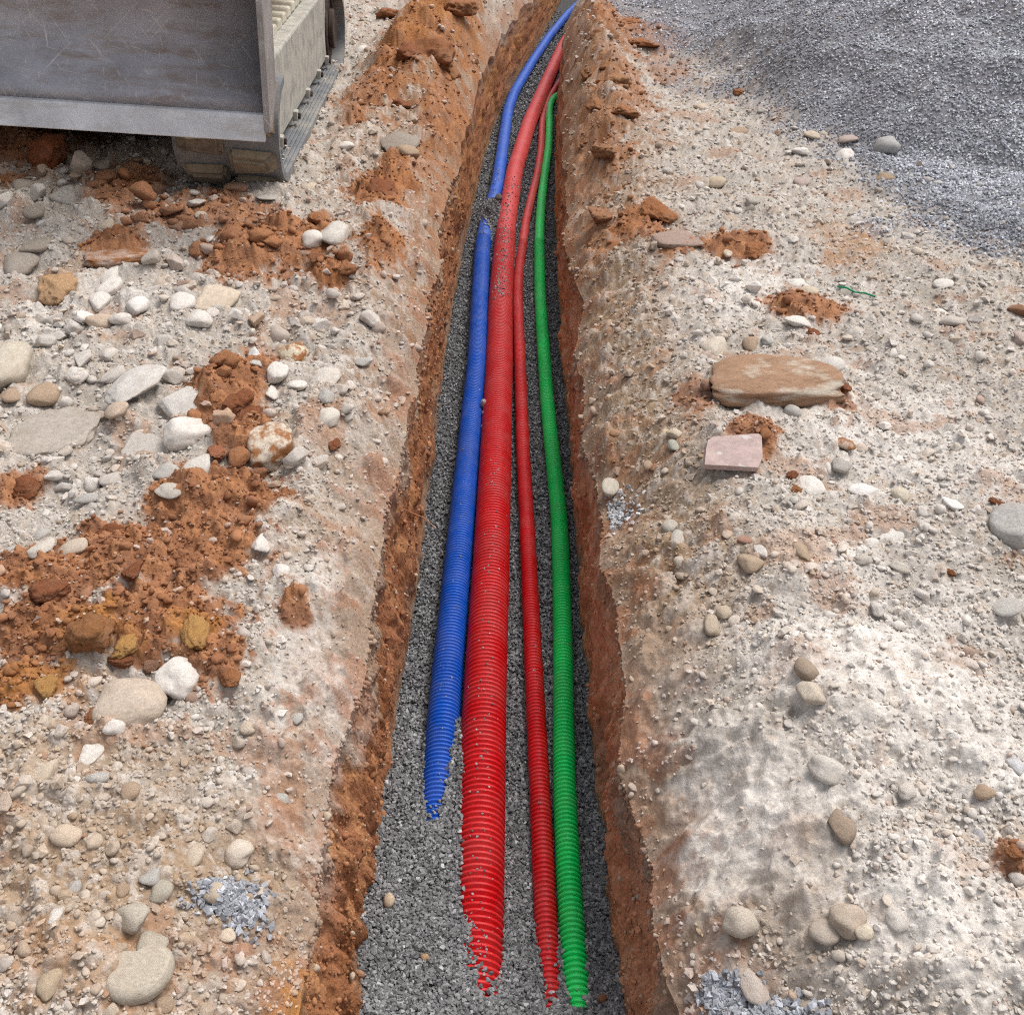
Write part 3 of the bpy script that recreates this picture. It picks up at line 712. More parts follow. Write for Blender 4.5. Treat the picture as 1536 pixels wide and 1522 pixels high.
WH = lin(214, 206, 198); GY_ = lin(176, 172, 166); BE = lin(196, 176, 152); TN = lin(172, 142, 112); RD = lin(124, 75, 48); OR = lin(146, 96, 62); OC = lin(172, 130, 78); DK = lin(120, 112, 106); PK = lin(180, 158, 148)
for a in [
    # left bank, near
    (190, 1042, 104, 84, 'pebble', lin(190, 170, 150), 'large smooth beige cobble in the red soil beside a white cobble', dict(rz=-0.6, seed=3, flat=.6, sub=4)),
    (268, 1008, 68, 58, 'pebble', WH, 'white rounded cobble at the lower edge of the red soil patch', dict(seed=5, sub=4)),
    (140, 1070, 34, 28, 'clod', OR, 'small orange soil ball in front of the large beige cobble', {}),
    (137, 1118, 36, 46, 'block', WH, 'white splintered chip below the orange soil ball', dict(flat=.4)),
    (172, 1090, 34, 22, 'pebble', WH, 'small white pebble just under the large beige cobble', {}),
    (65, 1160, 42, 42, 'block', BE, 'squarish beige stone in tan soil below the white splintered chip', {}),
    (148, 1168, 36, 22, 'block', GY_, 'pitted grey stone right of the squarish beige stone', dict(seed=31)),
    (198, 1188, 28, 26, 'pebble', TN, 'small brown pebble right of the pitted grey stone', {}),
    (100, 1250, 48, 36, 'pebble', lin(200, 176, 150), 'half-buried pinkish pebble in the tan soil', dict(sink=.45)),
    (142, 1260, 26, 24, 'pebble', lin(200, 176, 150), 'small pinkish pebble touching the half-buried pinkish one', dict(sink=.4)),
    (290, 1280, 28, 42, 'pebble', BE, 'upright cream pebble at the left end of the blue-grey gravel patch', {}),
    (354, 1270, 48, 40, 'pebble', lin(206, 190, 172), 'oval cream cobble at the top of the blue-grey gravel patch', dict(rz=-.5)),
    (320, 1336, 34, 28, 'pebble', BE, 'beige pebble at the lower edge of the blue-grey gravel patch', dict(sink=.4)),
    (240, 1329, 38, 36, 'pebble', lin(170, 160, 142), 'round grey-green pebble left of the gravel patch', {}),
    (222, 1310, 34, 26, 'block', GY_, 'flat grey stone leaning on the round grey-green pebble', dict(flat=.4)),
    (112, 1326, 20, 22, 'pebble', GY_, 'small grey pebble alone in the tan soil', {}),
    (182, 1330, 22, 22, 'pebble', TN, 'brown pebble left of the flat grey stone', {}),
    (200, 1372, 56, 42, 'block', lin(182, 170, 152), 'angular beige stone above the round flat pebble', dict(sink=.4)),
    (228, 1407, 48, 44, 'pebble', lin(176, 164, 146), 'round flat tan pebble above the heart-shaped stone', dict(flat=.45)),
    (75, 1462, 32, 52, 'pebble', lin(184, 160, 128), 'long ochre pebble at the bottom of the tan soil', {}),
    (85, 1374, 20, 28, 'pebble', WH, 'small cream pebble left of the angular beige stone', {}),
    (341, 1398, 28, 24, 'pebble', lin(208, 186, 160), 'small cream pebble beside the ochre soil shoulder', {}),
    (250, 1508, 26, 24, 'pebble', TN, 'brown pebble at the bottom edge below the heart-shaped stone', {}),
    (165, 1512, 30, 24, 'block', BE, 'small angular stone at the bottom edge left of the brown pebble', {}),
    (40, 1312, 0, 0, None, None, None, None),
    (445, 1072, 20, 22, 'pebble', GY_, 'grey pebble stuck in the white shoulder of the bank', dict(sink=.35)),
    (372, 1090, 24, 18, 'pebble', BE, 'flat beige pebble left of the grey one on the white shoulder', dict(sink=.4)),
    (420, 1190, 26, 18, 'pebble', GY_, 'grey-green pebble low on the white shoulder', dict(sink=.4)),
    (110, 823, 48, 28, 'pebble', lin(190, 172, 150), 'long flat beige pebble on the red soil', dict(rz=.7, flat=.5)),
    (68, 828, 36, 36, 'block', lin(196, 186, 174), 'pale lumpy stone left of the long flat pebble', {}),
    (64, 800, 24, 18, 'block', GY_, 'grey pointed stone above the pale lumpy stone', {}),
    (20, 826, 24, 22, 'block', GY_, 'small grey stone at the edge of the red soil', {}),
    (258, 743, 50, 22, 'pebble', lin(186, 176, 164), 'flat grey pebble at the upper rim of the red soil', dict(flat=.5)),
    (300, 712, 40, 40, 'block', lin(196, 188, 178), 'pale stone with red soil against it', {}),
    (36, 725, 48, 30, 'clod', RD, 'red-brown lump alone on the rubble', {}),
    (130, 745, 40, 14, 'pebble', GY_, 'thin flat grey pebble below the red-brown lump', {}),
    (252, 705, 40, 26, 'pebble', GY_, 'grey oval pebble left of the pale stone', {}),
    (140, 955, 74, 56, 'clod', lin(136, 92, 58), 'big brown-ochre clod in the lower red soil', dict(sub=4, flat=.7)),
    (190, 960, 38, 42, 'clod', OC, 'yellow clod right of the big brown-ochre clod', dict(flat=.8)),
    (182, 990, 44, 20, 'clod', RD, 'low red clod under the yellow clod', {}),
    (295, 948, 44, 50, 'clod', OC, 'yellow-topped clod at the edge of the red soil', dict(flat=.7)),
    (345, 1012, 34, 36, 'clod', OR, 'round orange clod right of the white rounded cobble', {}),
    (70, 1030, 36, 34, 'clod', OC, 'bright yellow clod among white chips', dict(flat=.7)),
    (392, 812, 30, 30, 'block', WH, 'white stone at the tip of the red soil', {}),
    (422, 852, 26, 30, 'pebble', WH, 'white pebble below the stone at the tip of the red soil', {}),
    (205, 872, 34, 30, 'clod', RD, 'red clod standing in the middle of the red soil', {}),
    (75, 892, 60, 40, 'clod', RD, 'wide red clod with white chips at its foot', {}),
    (165, 795, 40, 20, 'clod', RD, 'low red clod near the upper rim of the red soil', {}),
    (25, 985, 0, 0, None, None, None, None),
    # left bank, middle
    (14, 545, 66, 80, 'pebble', lin(190, 178, 158), 'big round boulder cut by the edge of the picture', dict(sub=4, flat=.85)),
    (80, 636, 130, 70, 'slab', lin(172, 160, 148), 'broad pale flat rock sunk into the rubble', dict(flat=.3, sink=.5, sub=4, tilt=.1)),
    (20, 590, 30, 24, 'pebble', TN, 'tan stone under the big round boulder', {}),
    (66, 588, 46, 30, 'block', TN, 'brown angular stone between boulder and broad flat rock', {}),
    (205, 580, 70, 56, 'block', lin(196, 190, 184), 'cracked white rock slab pointing at the red soil', dict(flat=.45, sub=4, seed=41)),
    (278, 598, 74, 44, 'block', lin(198, 192, 186), 'white broken slab touching the red soil', dict(flat=.5, sub=4, seed=43, rz=-.3)),
    (278, 648, 74, 56, 'block', WH, 'white angular block with a dark gap below it', dict(flat=.65, sub=4, seed=47, sink=.15, rz=-.4)),
    (222, 662, 74, 40, 'slab', lin(180, 172, 164), 'grey slab leaning against the white angular block', dict(flat=.35, sub=4, seed=53)),
    (406, 664, 66, 68, 'slab', lin(204, 188, 166), 'cream block with a brown face below the red soil spur', dict(flat=.8, sub=4, seed=59, mat='S')),
    (440, 522, 46, 46, 'block', lin(206, 190, 160), 'cream stone with an ochre face above the white pebbles', dict(mat='S', seed=61, flat=.7)),
    (490, 562, 42, 34, 'block', lin(200, 190, 178), 'flat pale stone right of the cream ochre-faced stone', dict(flat=.4)),
    (418, 560, 34, 26, 'block', WH, 'white stone left of the long white pebble', {}),
    (445, 579, 32, 18, 'pebble', WH, 'long white pebble below the ochre-faced stone', {}),
    (408, 586, 20, 28, 'block', WH, 'upright white stone beside the red soil spur', {}),
    (385, 540, 24, 42, 'block', lin(200, 196, 194), 'tall white splinter at the top of the red soil spur', {}),
    (495, 633, 32, 26, 'pebble', lin(206, 196, 184), 'round white pebble on the rubble near the trench', dict(flat=.7)),
    (492, 606, 26, 24, 'block', GY_, 'small grey block above the round white pebble', {}),
    (502, 664, 20, 26, 'clod', RD, 'red clod below the round white pebble', {}),
    (360, 605, 44, 36, 'clod', RD, 'red clod in the middle of the red soil spur', {}),
    (325, 665, 30, 40, 'clod', lin(150, 96, 70), 'brown clod at the foot of the red soil spur', {}),
    (355, 672, 32, 34, 'clod', lin(150, 96, 70), 'split brown clod beside the cream block', {}),
    (375, 622, 44, 30, 'clod', RD, 'rounded red clod above the cream block', {}),
    (545, 540, 30, 14, 'block', GY_, 'flat stone jutting from the shoulder above a small hollow', dict(sink=.2)),
    (90, 432, 60, 54, 'clod', lin(176, 142, 108), 'crumbly orange-tan lump among white stones', dict(flat=.75)),
    (165, 412, 30, 34, 'block', WH, 'white block above the orange-tan lump\'s right side', {}),
    (166, 432, 34, 26, 'block', WH, 'white block in the row right of the orange-tan lump', dict(seed=77)),
    (205, 446, 34, 38, 'block', lin(222, 216, 212), 'bright white angular block at the end of the row', dict(flat=.8)),
    (148, 452, 32, 26, 'block', WH, 'white block low in the row beside the orange-tan lump', {}),
    (248, 412, 26, 26, 'block', BE, 'cream block right of the row of white blocks', {}),
    (322, 446, 62, 42, 'block', lin(204, 184, 160), 'beige angular rock below the red crumbs', dict(flat=.6, sub=4, seed=83)),
    (300, 480, 40, 26, 'block', WH, 'white rock under the beige angular rock', {}),
    (182, 382, 108, 44, 'slab', lin(186, 150, 128), 'flat reddish-white rock in front of the machine', dict(flat=.4, sub=4, mat='S', seed=89)),
    (275, 455, 40, 26, 'pebble', WH, 'white pebble left of the beige angular rock', {}),
    (470, 360, 32, 30, 'pebble', lin(210, 200, 190), 'round white pebble beside red crumbs near the rubber track', dict(flat=.85)),
    (475, 325, 28, 34, 'clod', OR, 'orange clod above the round white pebble', {}),
    (500, 350, 44, 34, 'block', lin(196, 188, 178), 'pale rock right of the round white pebble', {}),
    (160, 338, 26, 18, 'pebble', BE, 'beige pebble in front of the machine', {}),
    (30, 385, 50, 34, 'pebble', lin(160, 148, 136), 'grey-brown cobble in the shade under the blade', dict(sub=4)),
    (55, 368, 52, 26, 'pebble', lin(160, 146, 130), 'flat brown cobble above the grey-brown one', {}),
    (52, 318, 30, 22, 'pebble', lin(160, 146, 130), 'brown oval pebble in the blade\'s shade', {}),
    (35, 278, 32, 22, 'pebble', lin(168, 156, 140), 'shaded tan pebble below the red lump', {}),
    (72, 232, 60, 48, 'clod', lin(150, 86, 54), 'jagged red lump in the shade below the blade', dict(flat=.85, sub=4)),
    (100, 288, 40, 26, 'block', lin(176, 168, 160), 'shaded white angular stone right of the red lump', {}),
    (295, 308, 30, 16, 'block', lin(190, 184, 178), 'white sliver in front of the rubber track', {}),
    (302, 325, 16, 14, 'pebble', BE, 'cream pebble under the white sliver', {}),
    (400, 292, 42, 20, 'block', lin(168, 160, 150), 'thin grey shard at the foot of the rubber track', dict(flat=.25, tilt=.3)),
    (465, 280, 26, 20, 'pebble', BE, 'beige stone beside the front corner of the rubber track', {}),
    (520, 215, 24, 16, 'pebble', WH, 'white pebble beside the outer edge of the rubber track', {}),
    (640, 46, 84, 52, 'clod', lin(136, 90, 60), 'big red-brown earth block on the far trench edge', dict(flat=.8, sub=4, seed=97)),
    (690, 22, 50, 34, 'clod', lin(144, 98, 66), 'earth lump right of the big red-brown block', {}),
    (612, 88, 40, 30, 'clod', RD, 'red clod below the big red-brown block', {}),
    (640, 78, 60, 24, 'block', lin(150, 110, 78), 'tan slab of earth beneath the big red-brown block', dict(mat='S', flat=.4)),
    (545, 75, 24, 18, 'pebble', WH, 'white pebble by the drive wheel of the track', {}),
    (600, 212, 60, 34, 'block', lin(150, 138, 126), 'flat grey-brown rock on the shoulder near the rubber track', dict(flat=.4)),
    (612, 228, 36, 30, 'block', TN, 'tan end of rock beside the flat grey-brown one', {}),
    (575, 285, 50, 34, 'clod', RD, 'red clod with crumbs on the shoulder below the flat rock', {}),
    (585, 20, 46, 30, 'clod', lin(140, 92, 62), 'earth lump left of the big red-brown block', {}),
    (672, 110, 44, 30, 'clod', lin(146, 100, 66), 'tan-brown earth lump low on the far trench edge', {}),
    (600, 140, 34, 22, 'clod', RD, 'red clod between the rubber track and the trench', {}),
    # right bank
    (905, 48, 50, 32, 'clod', lin(140, 98, 68), 'brown earth clod at the far end of the green pipe side', {}),
    (948, 34, 44, 22, 'clod', OR, 'orange clod where the gravel spill meets the far trench edge', {}),
    (965, 66, 52, 22, 'clod', OR, 'flat orange clod below the gravel spill', {}),
    (890, 92, 40, 34, 'clod', lin(138, 98, 68), 'brown clod on the trench edge beside the thick red pipe\'s end', {}),
    (925, 116, 48, 30, 'clod', lin(150, 110, 78), 'tan-brown clod on the far shoulder', {}),
    (896, 160, 36, 34, 'clod', lin(140, 98, 66), 'brown clod above the bent green pipe end', {}),
    (936, 172, 44, 26, 'clod', lin(146, 100, 68), 'brown clod right of the bent green pipe end', {}),
    (905, 232, 40, 34, 'clod', lin(142, 102, 72), 'brown clod on the shoulder above the broken orange lump', {}),
    (900, 330, 36, 40, 'clod', lin(146, 104, 76), 'lumpy brown clod on the trench lip left of the broken orange lump', {}),
    (1160, 574, 200, 64, 'slab', lin(164, 120, 84), 'long orange-stained rock slab beside the trench', dict(flat=.40, sub=4, mat='L', seed=101, rz=-.14, sink=.15, tilt=.09)),
    (1262, 582, 26, 30, 'clod', RD, 'red-brown clod at the end of the orange-stained slab', {}),
    (1187, 617, 26, 24, 'pebble', GY_, 'grey pebble under the orange-stained slab', dict(flat=.9)),
    (1247, 545, 40, 22, 'pebble', lin(200, 194, 188), 'flat white pebble above the orange-stained slab', {}),
    (1127, 513, 26, 26, 'block', TN, 'brown stone above the orange-stained slab', {}),
    (1150, 513, 18, 20, 'pebble', GY_, 'grey pebble touching the brown stone', {}),
    (1070, 515, 46, 34, 'block', lin(196, 182, 164), 'cracked beige stone on the shoulder above the slab', {}),
    (1328, 220, 36, 28, 'pebble', lin(166, 166, 164), 'rounded grey cobble at the foot of the gravel heap', dict(flat=.8)),
    (1326, 264, 30, 18, 'pebble', lin(160, 132, 100), 'brown pebble below the rounded grey cobble', {}),
    (1272, 208, 30, 14, 'pebble', PK, 'pinkish flat pebble left of the rounded grey cobble', {}),
    (1218, 206, 26, 14, 'pebble', BE, 'pale pebble left of the pinkish flat one', {}),
    (1200, 228, 26, 14, 'pebble', WH, 'white pebble below the pale one near the heap', {}),
    (1268, 232, 30, 16, 'block', WH, 'white stone under the pinkish flat pebble', {}),
    (1108, 135, 20, 12, 'clod', OR, 'orange crumb at the edge of the gravel spill', {}),
    (1052, 160, 26, 12, 'block', BE, 'beige chip on the far rubble', {}),
    (1108, 195, 30, 14, 'block', TN, 'brown chip on the far rubble', {}),
    (1075, 272, 28, 18, 'pebble', lin(190, 168, 140), 'tan pebble on dark gravelly soil', {}),
    (1128, 305, 22, 22, 'block', lin(168, 158, 146), 'grey-brown stone right of the tan pebble', {}),
    (1203, 272, 24, 16, 'pebble', PK, 'pink-grey pebble on the white rubble', {}),
    (985, 315, 54, 36, 'clod', OR, 'broken orange lump on the trench shoulder', {}),
    (1015, 358, 78, 28, 'block', lin(160, 132, 118), 'flat reddish-brown stone below the broken orange lump', dict(flat=.4)),
    (1092, 378, 16, 22, 'pebble', BE, 'cream pebble by the red crumbs', {}),
    (1130, 372, 40, 24, 'clod', OR, 'orange crumbling clod right of the cream pebble', {}),
    (1195, 422, 32, 18, 'pebble', WH, 'white oval pebble above the red crumbs', {}),
    (1215, 435, 30, 12, 'pebble', BE, 'flat cream pebble beside the white oval one', {}),
    (1195, 484, 38, 18, 'block', WH, 'white flat stone below the red crumbs', {}),
    (1220, 500, 24, 14, 'clod', RD, 'small red clod below the white flat stone', {}),
    (1428, 480, 40, 20, 'pebble', lin(186, 176, 166), 'grey-beige cobble on the white rubble', {}),
    (1412, 463, 24, 12, 'pebble', WH, 'white pebble above the grey-beige cobble', {}),
    (1415, 425, 32, 12, 'pebble', WH, 'thin white pebble on the open rubble', {}),
    (1525, 465, 26, 22, 'block', OR, 'orange stone at the picture\'s edge', {}),
    (1530, 512, 22, 18, 'pebble', PK, 'pink pebble below the orange stone', {}),
    (1264, 668, 30, 24, 'block', lin(190, 162, 140), 'brownish quartz stone near the pink tile', dict(mat='S')),
    (1262, 698, 32, 22, 'block', lin(170, 164, 156), 'grey stone below the brownish quartz stone', {}),
    (1243, 700, 16, 18, 'pebble', WH, 'small white pebble left of the grey stone', {}),
    (1188, 712, 20, 16, 'clod', RD, 'red crumb right of the pink tile', {}),
    (1194, 735, 18, 14, 'clod', OR, 'orange crumb below the red one', {}),
    (1217, 727, 40, 28, 'block', WH, 'white flat stone beside the red and orange crumbs', dict(flat=.35)),
    (1296, 731, 50, 24, 'block', lin(214, 210, 206), 'white limestone flake half sunk in the rubble', dict(flat=.3)),
    (1350, 740, 30, 24, 'block', lin(198, 184, 162), 'cream stone right of the white flake', {}),
    (1430, 753, 32, 26, 'block', lin(220, 216, 212), 'white ring-shaped flake on the rubble', dict(flat=.3)),
    (1338, 796, 46, 20, 'block', lin(214, 210, 204), 'long white flake below the cream stone', dict(flat=.3, rz=.4)),
    (1307, 812, 24, 16, 'pebble', WH, 'white pebble left of the long white flake', {}),
    (1294, 841, 28, 16, 'pebble', lin(184, 174, 162), 'grey-beige pebble under the white pebble', {}),
    (1350, 847, 32, 18, 'pebble', lin(190, 180, 168), 'oval beige pebble right of the grey-beige one', {}),
    (1203, 826, 26, 28, 'block', lin(176, 150, 120), 'brown stone on the shoulder corner', {}),
    (1126, 845, 40, 26, 'block', lin(176, 150, 122), 'ochre stone on the shoulder below the brown one', {}),
    (1140, 822, 18, 22, 'block', WH, 'white upright stone above the ochre stone', {}),
    (1118, 811, 28, 14, 'block', lin(170, 120, 96), 'reddish flat stone above the ochre stone', {}),
    (1514, 786, 66, 56, 'block', lin(176, 172, 168), 'pitted grey rock overhanging a hollow at the picture\'s edge', dict(sub=4, flat=.8, seed=103)),
    (1490, 763, 24, 12, 'clod', RD, 'red crumb above the pitted grey rock', {}),
    (1512, 906, 48, 30, 'block', lin(180, 176, 170), 'shell-like broken grey shard on the white ground', dict(flat=.3, tilt=.3)),
    (1426, 855, 16, 12, 'clod', RD, 'tiny red crumb on the white ground', {}),
    (915, 733, 28, 28, 'pebble', lin(186, 176, 160), 'round pale pebble below the small gravel patch on the shoulder', dict(sink=.2)),
    (1010, 658, 24, 22, 'block', lin(196, 176, 150), 'cream stone on the tan shoulder above the tile', {}),
    (998, 650, 14, 14, 'pebble', lin(206, 180, 130), 'yellow pebble touching the cream stone', {}),
    (1009, 672, 18, 20, 'pebble', lin(164, 164, 150), 'green-grey pebble below the cream stone', {}),
    (1005, 790, 24, 20, 'pebble', lin(178, 170, 156), 'grey pebble on the tan slope', {}),
    (1016, 806, 22, 30, 'pebble', lin(184, 176, 164), 'upright pale pebble below the grey one', {}),
    (1068, 935, 26, 30, 'pebble', lin(180, 160, 136), 'tan pebble low on the shoulder slope', {}),
    (1086, 915, 24, 22, 'pebble', lin(186, 166, 140), 'beige pebble above the tan pebble', {}),
    (1205, 1008, 34, 36, 'pebble', lin(160, 138, 116), 'round brown stone stuck in the white bank', dict(flat=.8)),
    (1213, 1045, 40, 36, 'block', lin(196, 180, 160), 'cream stone under the round brown one', dict(sink=.35)),
    (1236, 1164, 58, 40, 'pebble', lin(196, 188, 178), 'long pale cobble half bedded in caked mud', dict(rz=-.5, sink=.35)),
    (1262, 1236, 40, 46, 'block', lin(158, 134, 112), 'brown broken stone in the caked mud', dict(sink=.45)),
    (1270, 1374, 58, 54, 'pebble', lin(186, 166, 146), 'round beige cobble above a small cream pebble', dict(sub=4, flat=.8)),
    (1295, 1397, 28, 24, 'pebble', lin(212, 196, 170), 'small cream pebble in front of the round beige cobble', {}),
    (1234, 1392, 46, 42, 'pebble', lin(186, 170, 154), 'smooth grey-beige cobble left of the round beige one', dict(sink=.35)),
    (1108, 1388, 56, 42, 'pebble', lin(188, 174, 156), 'cream cobble above the bluish gravel spill', dict(flat=.7)),
    (1130, 1470, 40, 60, 'pebble', lin(190, 174, 162), 'pinkish cobble between the two bluish gravel spills', dict(sink=.35)),
    (1344, 1378, 32, 32, 'pebble', lin(204, 196, 188), 'pale cobble in the white ground right of the round beige one', dict(sink=.4)),
    (1474, 1188, 34, 22, 'pebble', lin(172, 142, 112), 'flat orange pebble on the white ground', {}),
    (1466, 1250, 18, 22, 'pebble', lin(160, 160, 166), 'small blue-grey pebble below the flat orange one', {}),
    (1518, 1284, 30, 26, 'clod', OR, 'orange stain-coloured lump at the picture\'s edge low down', {}),
    (1358, 1190, 26, 26, 'pebble', lin(200, 190, 180), 'pale pebble right of the long bedded cobble', dict(sink=.35)),
    (1522, 1148, 24, 26, 'pebble', lin(196, 196, 200), 'whitish pebble on the far right white ground', {}),
    ]:
    if a[4] is None: continue
    px, py, w, h, kind, colr, lab, kw = a
    kw = dict(kw)
    if kw.get('mat') == 'S': kw['mat'] = M_STAINED
    if kw.get('mat') == 'L': kw['mat'] = M_SLAB
    stone(px, py, w, h, kind, colr, lab, {'clod': 'soil clod', 'pebble': 'pebble', 'block': 'rock', 'slab': 'rock'}[kind], **kw)

# heart-shaped stone
def heart_stone():
    V, F = ICO[4]
    P = V.copy()
    P = np.sign(P) * np.abs(P) ** 0.9
    P[:, 0] *= 1.05; P[:, 1] *= 0.8
    ang = np.arctan2(P[:, 1], P[:, 0])
    rr = 1 - 0.24 * np.exp(-((ang - 1.75) / 0.38) ** 2) + 0.10 * np.exp(-((ang - 2.7) / 0.4) ** 2) - 0.08 * np.exp(-((ang + 0.6) / 0.5) ** 2)
    P[:, :2] *= rr[:, None]
    P *= (1 + 0.03 * n3(V, 2.2, 301))[:, None]
    P[:, 2] = np.clip(P[:, 2], -1, 0.62)
    return norm_box(P), F
Vh, Fh = heart_stone()
SHAPES[('block', 9001, 4, M_STONE.name)] = np_mesh('heart', Vh, Fh, M_STONE)
stone(211, 1456, 104, 78, 'block', lin(186, 172, 152), 'pale heart-shaped flat stone low on the tan bank', 'rock', seed=9001, sub=4, flat=.4, sink=.2, rz=0.2, tilt=.03)

# pink tile fragment, a flat piece with broken edges
def tile():
    out = [(-.5, -.40), (.30, -.50), (.42, -.18), (.50, .42), (.46, .5), (-.26, .42), (-.36, .30), (-.42, .05)]
    bm = bmesh.new()
    top = [bm.verts.new((x, y, .5)) for x, y in out]
    f = bm.faces.new(top)
    r = bmesh.ops.extrude_face_region(bm, geom=[f])
    for v in [g for g in r['geom'] if isinstance(g, bmesh.types.BMVert)]:
        v.co.z = -.5; v.co.x *= 1.03; v.co.y *= 1.03
    bmesh.ops.recalc_face_normals(bm, faces=bm.faces)
    me = bpy.data.meshes.new('tile'); bm.to_mesh(me); bm.free()
    me.materials.append(stone_material('pink_tile', 'OBJECT', 0.7, scale=5, bump=0.002, stain=(*lin(196, 190, 188), 3.2, 0.56)))
    return me
p = ground_point(1097, 695)
t = bpy.data.objects.new('tile_fragment', tile())
t.scale = (0.178, 0.118, 0.016); t.location = (p[0], p[1], p[2] + 0.035); t.rotation_euler = (0.32, 0.05, 0.10); t.color = rgb(lin(180, 158, 152))
SOLID.append((p[0], p[1], 0.08))
put(t, 'flat pink tile fragment tilted on the trench shoulder', 'tile')

# stray stones lying on the gravel and pipes
def loose(px, py, z, size, kind, colour, label, seed):
    p = at(px, py, z)
    o = bpy.data.objects.new('pebble', shape(kind, seed, 2, M_STONE))
    o.location = p; o.scale = size; o.rotation_euler = (0.3, 0.2, seed); o.color = rgb(colour)
    return put(o, label, 'pebble')
def on_gravel(px, py):
    z = FLOOR
    for _ in range(6):
        p = at(px, py, z); z = float(gravel_h(np.array([p[0]]), np.array([p[1]]))[0])
    return z
loose(584, 1350, on_gravel(584, 1350) + .010, (.034, .028, .024), 'pebble', BE, 'tan pebble lying on the dark trench gravel near the blue pipe', 11)
loose(638, 1436, on_gravel(638, 1436) + .006, (.022, .02, .018), 'pebble', TN, 'small brown pebble on the dark gravel beside the buried red end', 12)
loose(905, 1497, on_gravel(905, 1497) + .006, (.024, .02, .018), 'pebble', lin(130, 90, 70), 'small dark brown pebble on the gravel beside the green end', 13)
loose(726, 605, FLOOR + .085, (.034, .03, .04), 'block', PK, 'pink stone wedged between the blue and thick red pipes', 14)
loose(727, 618, FLOOR + .078, (.028, .03, .022), 'block', lin(196, 172, 156), 'lower pinkish stone wedged between the blue and thick red pipes', 15)
loose(725, 640, FLOOR + .070, (.018, .02, .018), 'pebble', GY_, 'small grey pebble wedged below the two pink stones', 16)
loose(748, 296, FLOOR + .118, (.060, .05, .04), 'block', lin(96, 92, 92), 'dark stone resting on the thick red pipe far down the trench', 17)

# ------------------------------------------------------------------ scattered pebbles: many small ones as one mass, the largest as things
PRO = {}
def protos(tag, mat, makers):
    c = bpy.data.collections.new(tag)
    for i, (V, F, sm) in enumerate(makers):
        o = bpy.data.objects.new('%s_%02d' % (tag, i), np_mesh('%s_%02d' % (tag, i), norm_box(V), F, mat, smooth=sm))
        c.objects.link(o)
    PRO[tag] = (c, len(makers))
def hull(seed, n=9):
    g = np.random.default_rng(seed)
    bm = bmesh.new()
    for q in g.normal(size=(n, 3)):
        q = q / np.linalg.norm(q) * (0.75 + 0.25 * g.random()); bm.verts.new(q)
    r = bmesh.ops.convex_hull(bm, input=bm.verts)
    bmesh.ops.delete(bm, geom=[v for v in bm.verts if not v.link_faces], context='VERTS')
    bmesh.ops.triangulate(bm, faces=bm.faces)
    bm.verts.index_update()
    V = np.array([v.co[:] for v in bm.verts]); F = np.array([[v.index for v in f.verts] for f in bm.faces])
    bm.free(); return V, F
protos('chip', M_GRAVEL, [(*hull(500 + i, 10), False) for i in range(12)])
protos('pebble_mix', M_PEB, [(*shape_pebble(600 + i, 2), True) for i in range(6)] + [(*hull(620 + i, 11), False) for i in range(4)] + [(*shape_angular(640 + i, 2, 11), True) for i in range(6)] + [(*shape_clod(660 + i, 2), True) for i in range(4)])

def scatter(name, P, R, S, I, C, tag, label, cat):
    me = bpy.data.meshes.new(name)
    me.vertices.add(len(P)); me.vertices.foreach_set('co', np.ascontiguousarray(P, np.float32).ravel())
    for nm, ty, data, key in (('rot', 'FLOAT_VECTOR', R, 'vector'), ('scl', 'FLOAT_VECTOR', S, 'vector')):
        a = me.attributes.new(nm, ty, 'POINT'); a.data.foreach_set(key, np.ascontiguousarray(data, np.float32).ravel())
    a = me.attributes.new('pidx', 'INT', 'POINT'); a.data.foreach_set('value', np.ascontiguousarray(I, np.int32))
    a = me.attributes.new('pcol', 'FLOAT_COLOR', 'POINT'); a.data.foreach_set('color', np.concatenate([C, np.ones((len(C), 1))], 1).astype(np.float32).ravel())
    o = bpy.data.objects.new(name, me)
    g = bpy.data.node_groups.new(name, 'GeometryNodeTree')
    g.interface.new_socket('Geometry', in_out='INPUT', socket_type='NodeSocketGeometry')
    g.interface.new_socket('Geometry', in_out='OUTPUT', socket_type='NodeSocketGeometry')
    gi, go = g.nodes.new('NodeGroupInput'), g.nodes.new('NodeGroupOutput')
    ip = g.nodes.new('GeometryNodeInstanceOnPoints')
    ci = g.nodes.new('GeometryNodeCollectionInfo'); ci.inputs['Collection'].default_value = PRO[tag][0]
    ci.inputs['Separate Children'].default_value = True; ci.inputs['Reset Children'].default_value = True
    def na(nm, ty):
        n = g.nodes.new('GeometryNodeInputNamedAttribute'); n.data_type = ty; n.inputs['Name'].default_value = nm; return n.outputs['Attribute']
    e2r = g.nodes.new('FunctionNodeEulerToRotation')
    L = g.links.new
    L(gi.outputs[0], ip.inputs['Points']); L(ci.outputs[0], ip.inputs['Instance'])
    ip.inputs['Pick Instance'].default_value = True
    L(na('pidx', 'INT'), ip.inputs['Instance Index'])
    L(na('rot', 'FLOAT_VECTOR'), e2r.inputs[0]); L(e2r.outputs[0], ip.inputs['Rotation'])
    L(na('scl', 'FLOAT_VECTOR'), ip.inputs['Scale'])
    L(ip.outputs[0], go.inputs[0])
    md = o.modifiers.new('scatter', 'NODES'); md.node_group = g
    return put(o, label, cat, kind='stuff')

def jitter(base, n, amt):
    return np.clip(base * (1 + amt * RNG.normal(size=(n, 1))) * (1 + 0.03 * RNG.normal(size=(n, 3))), 0.01, 0.88)

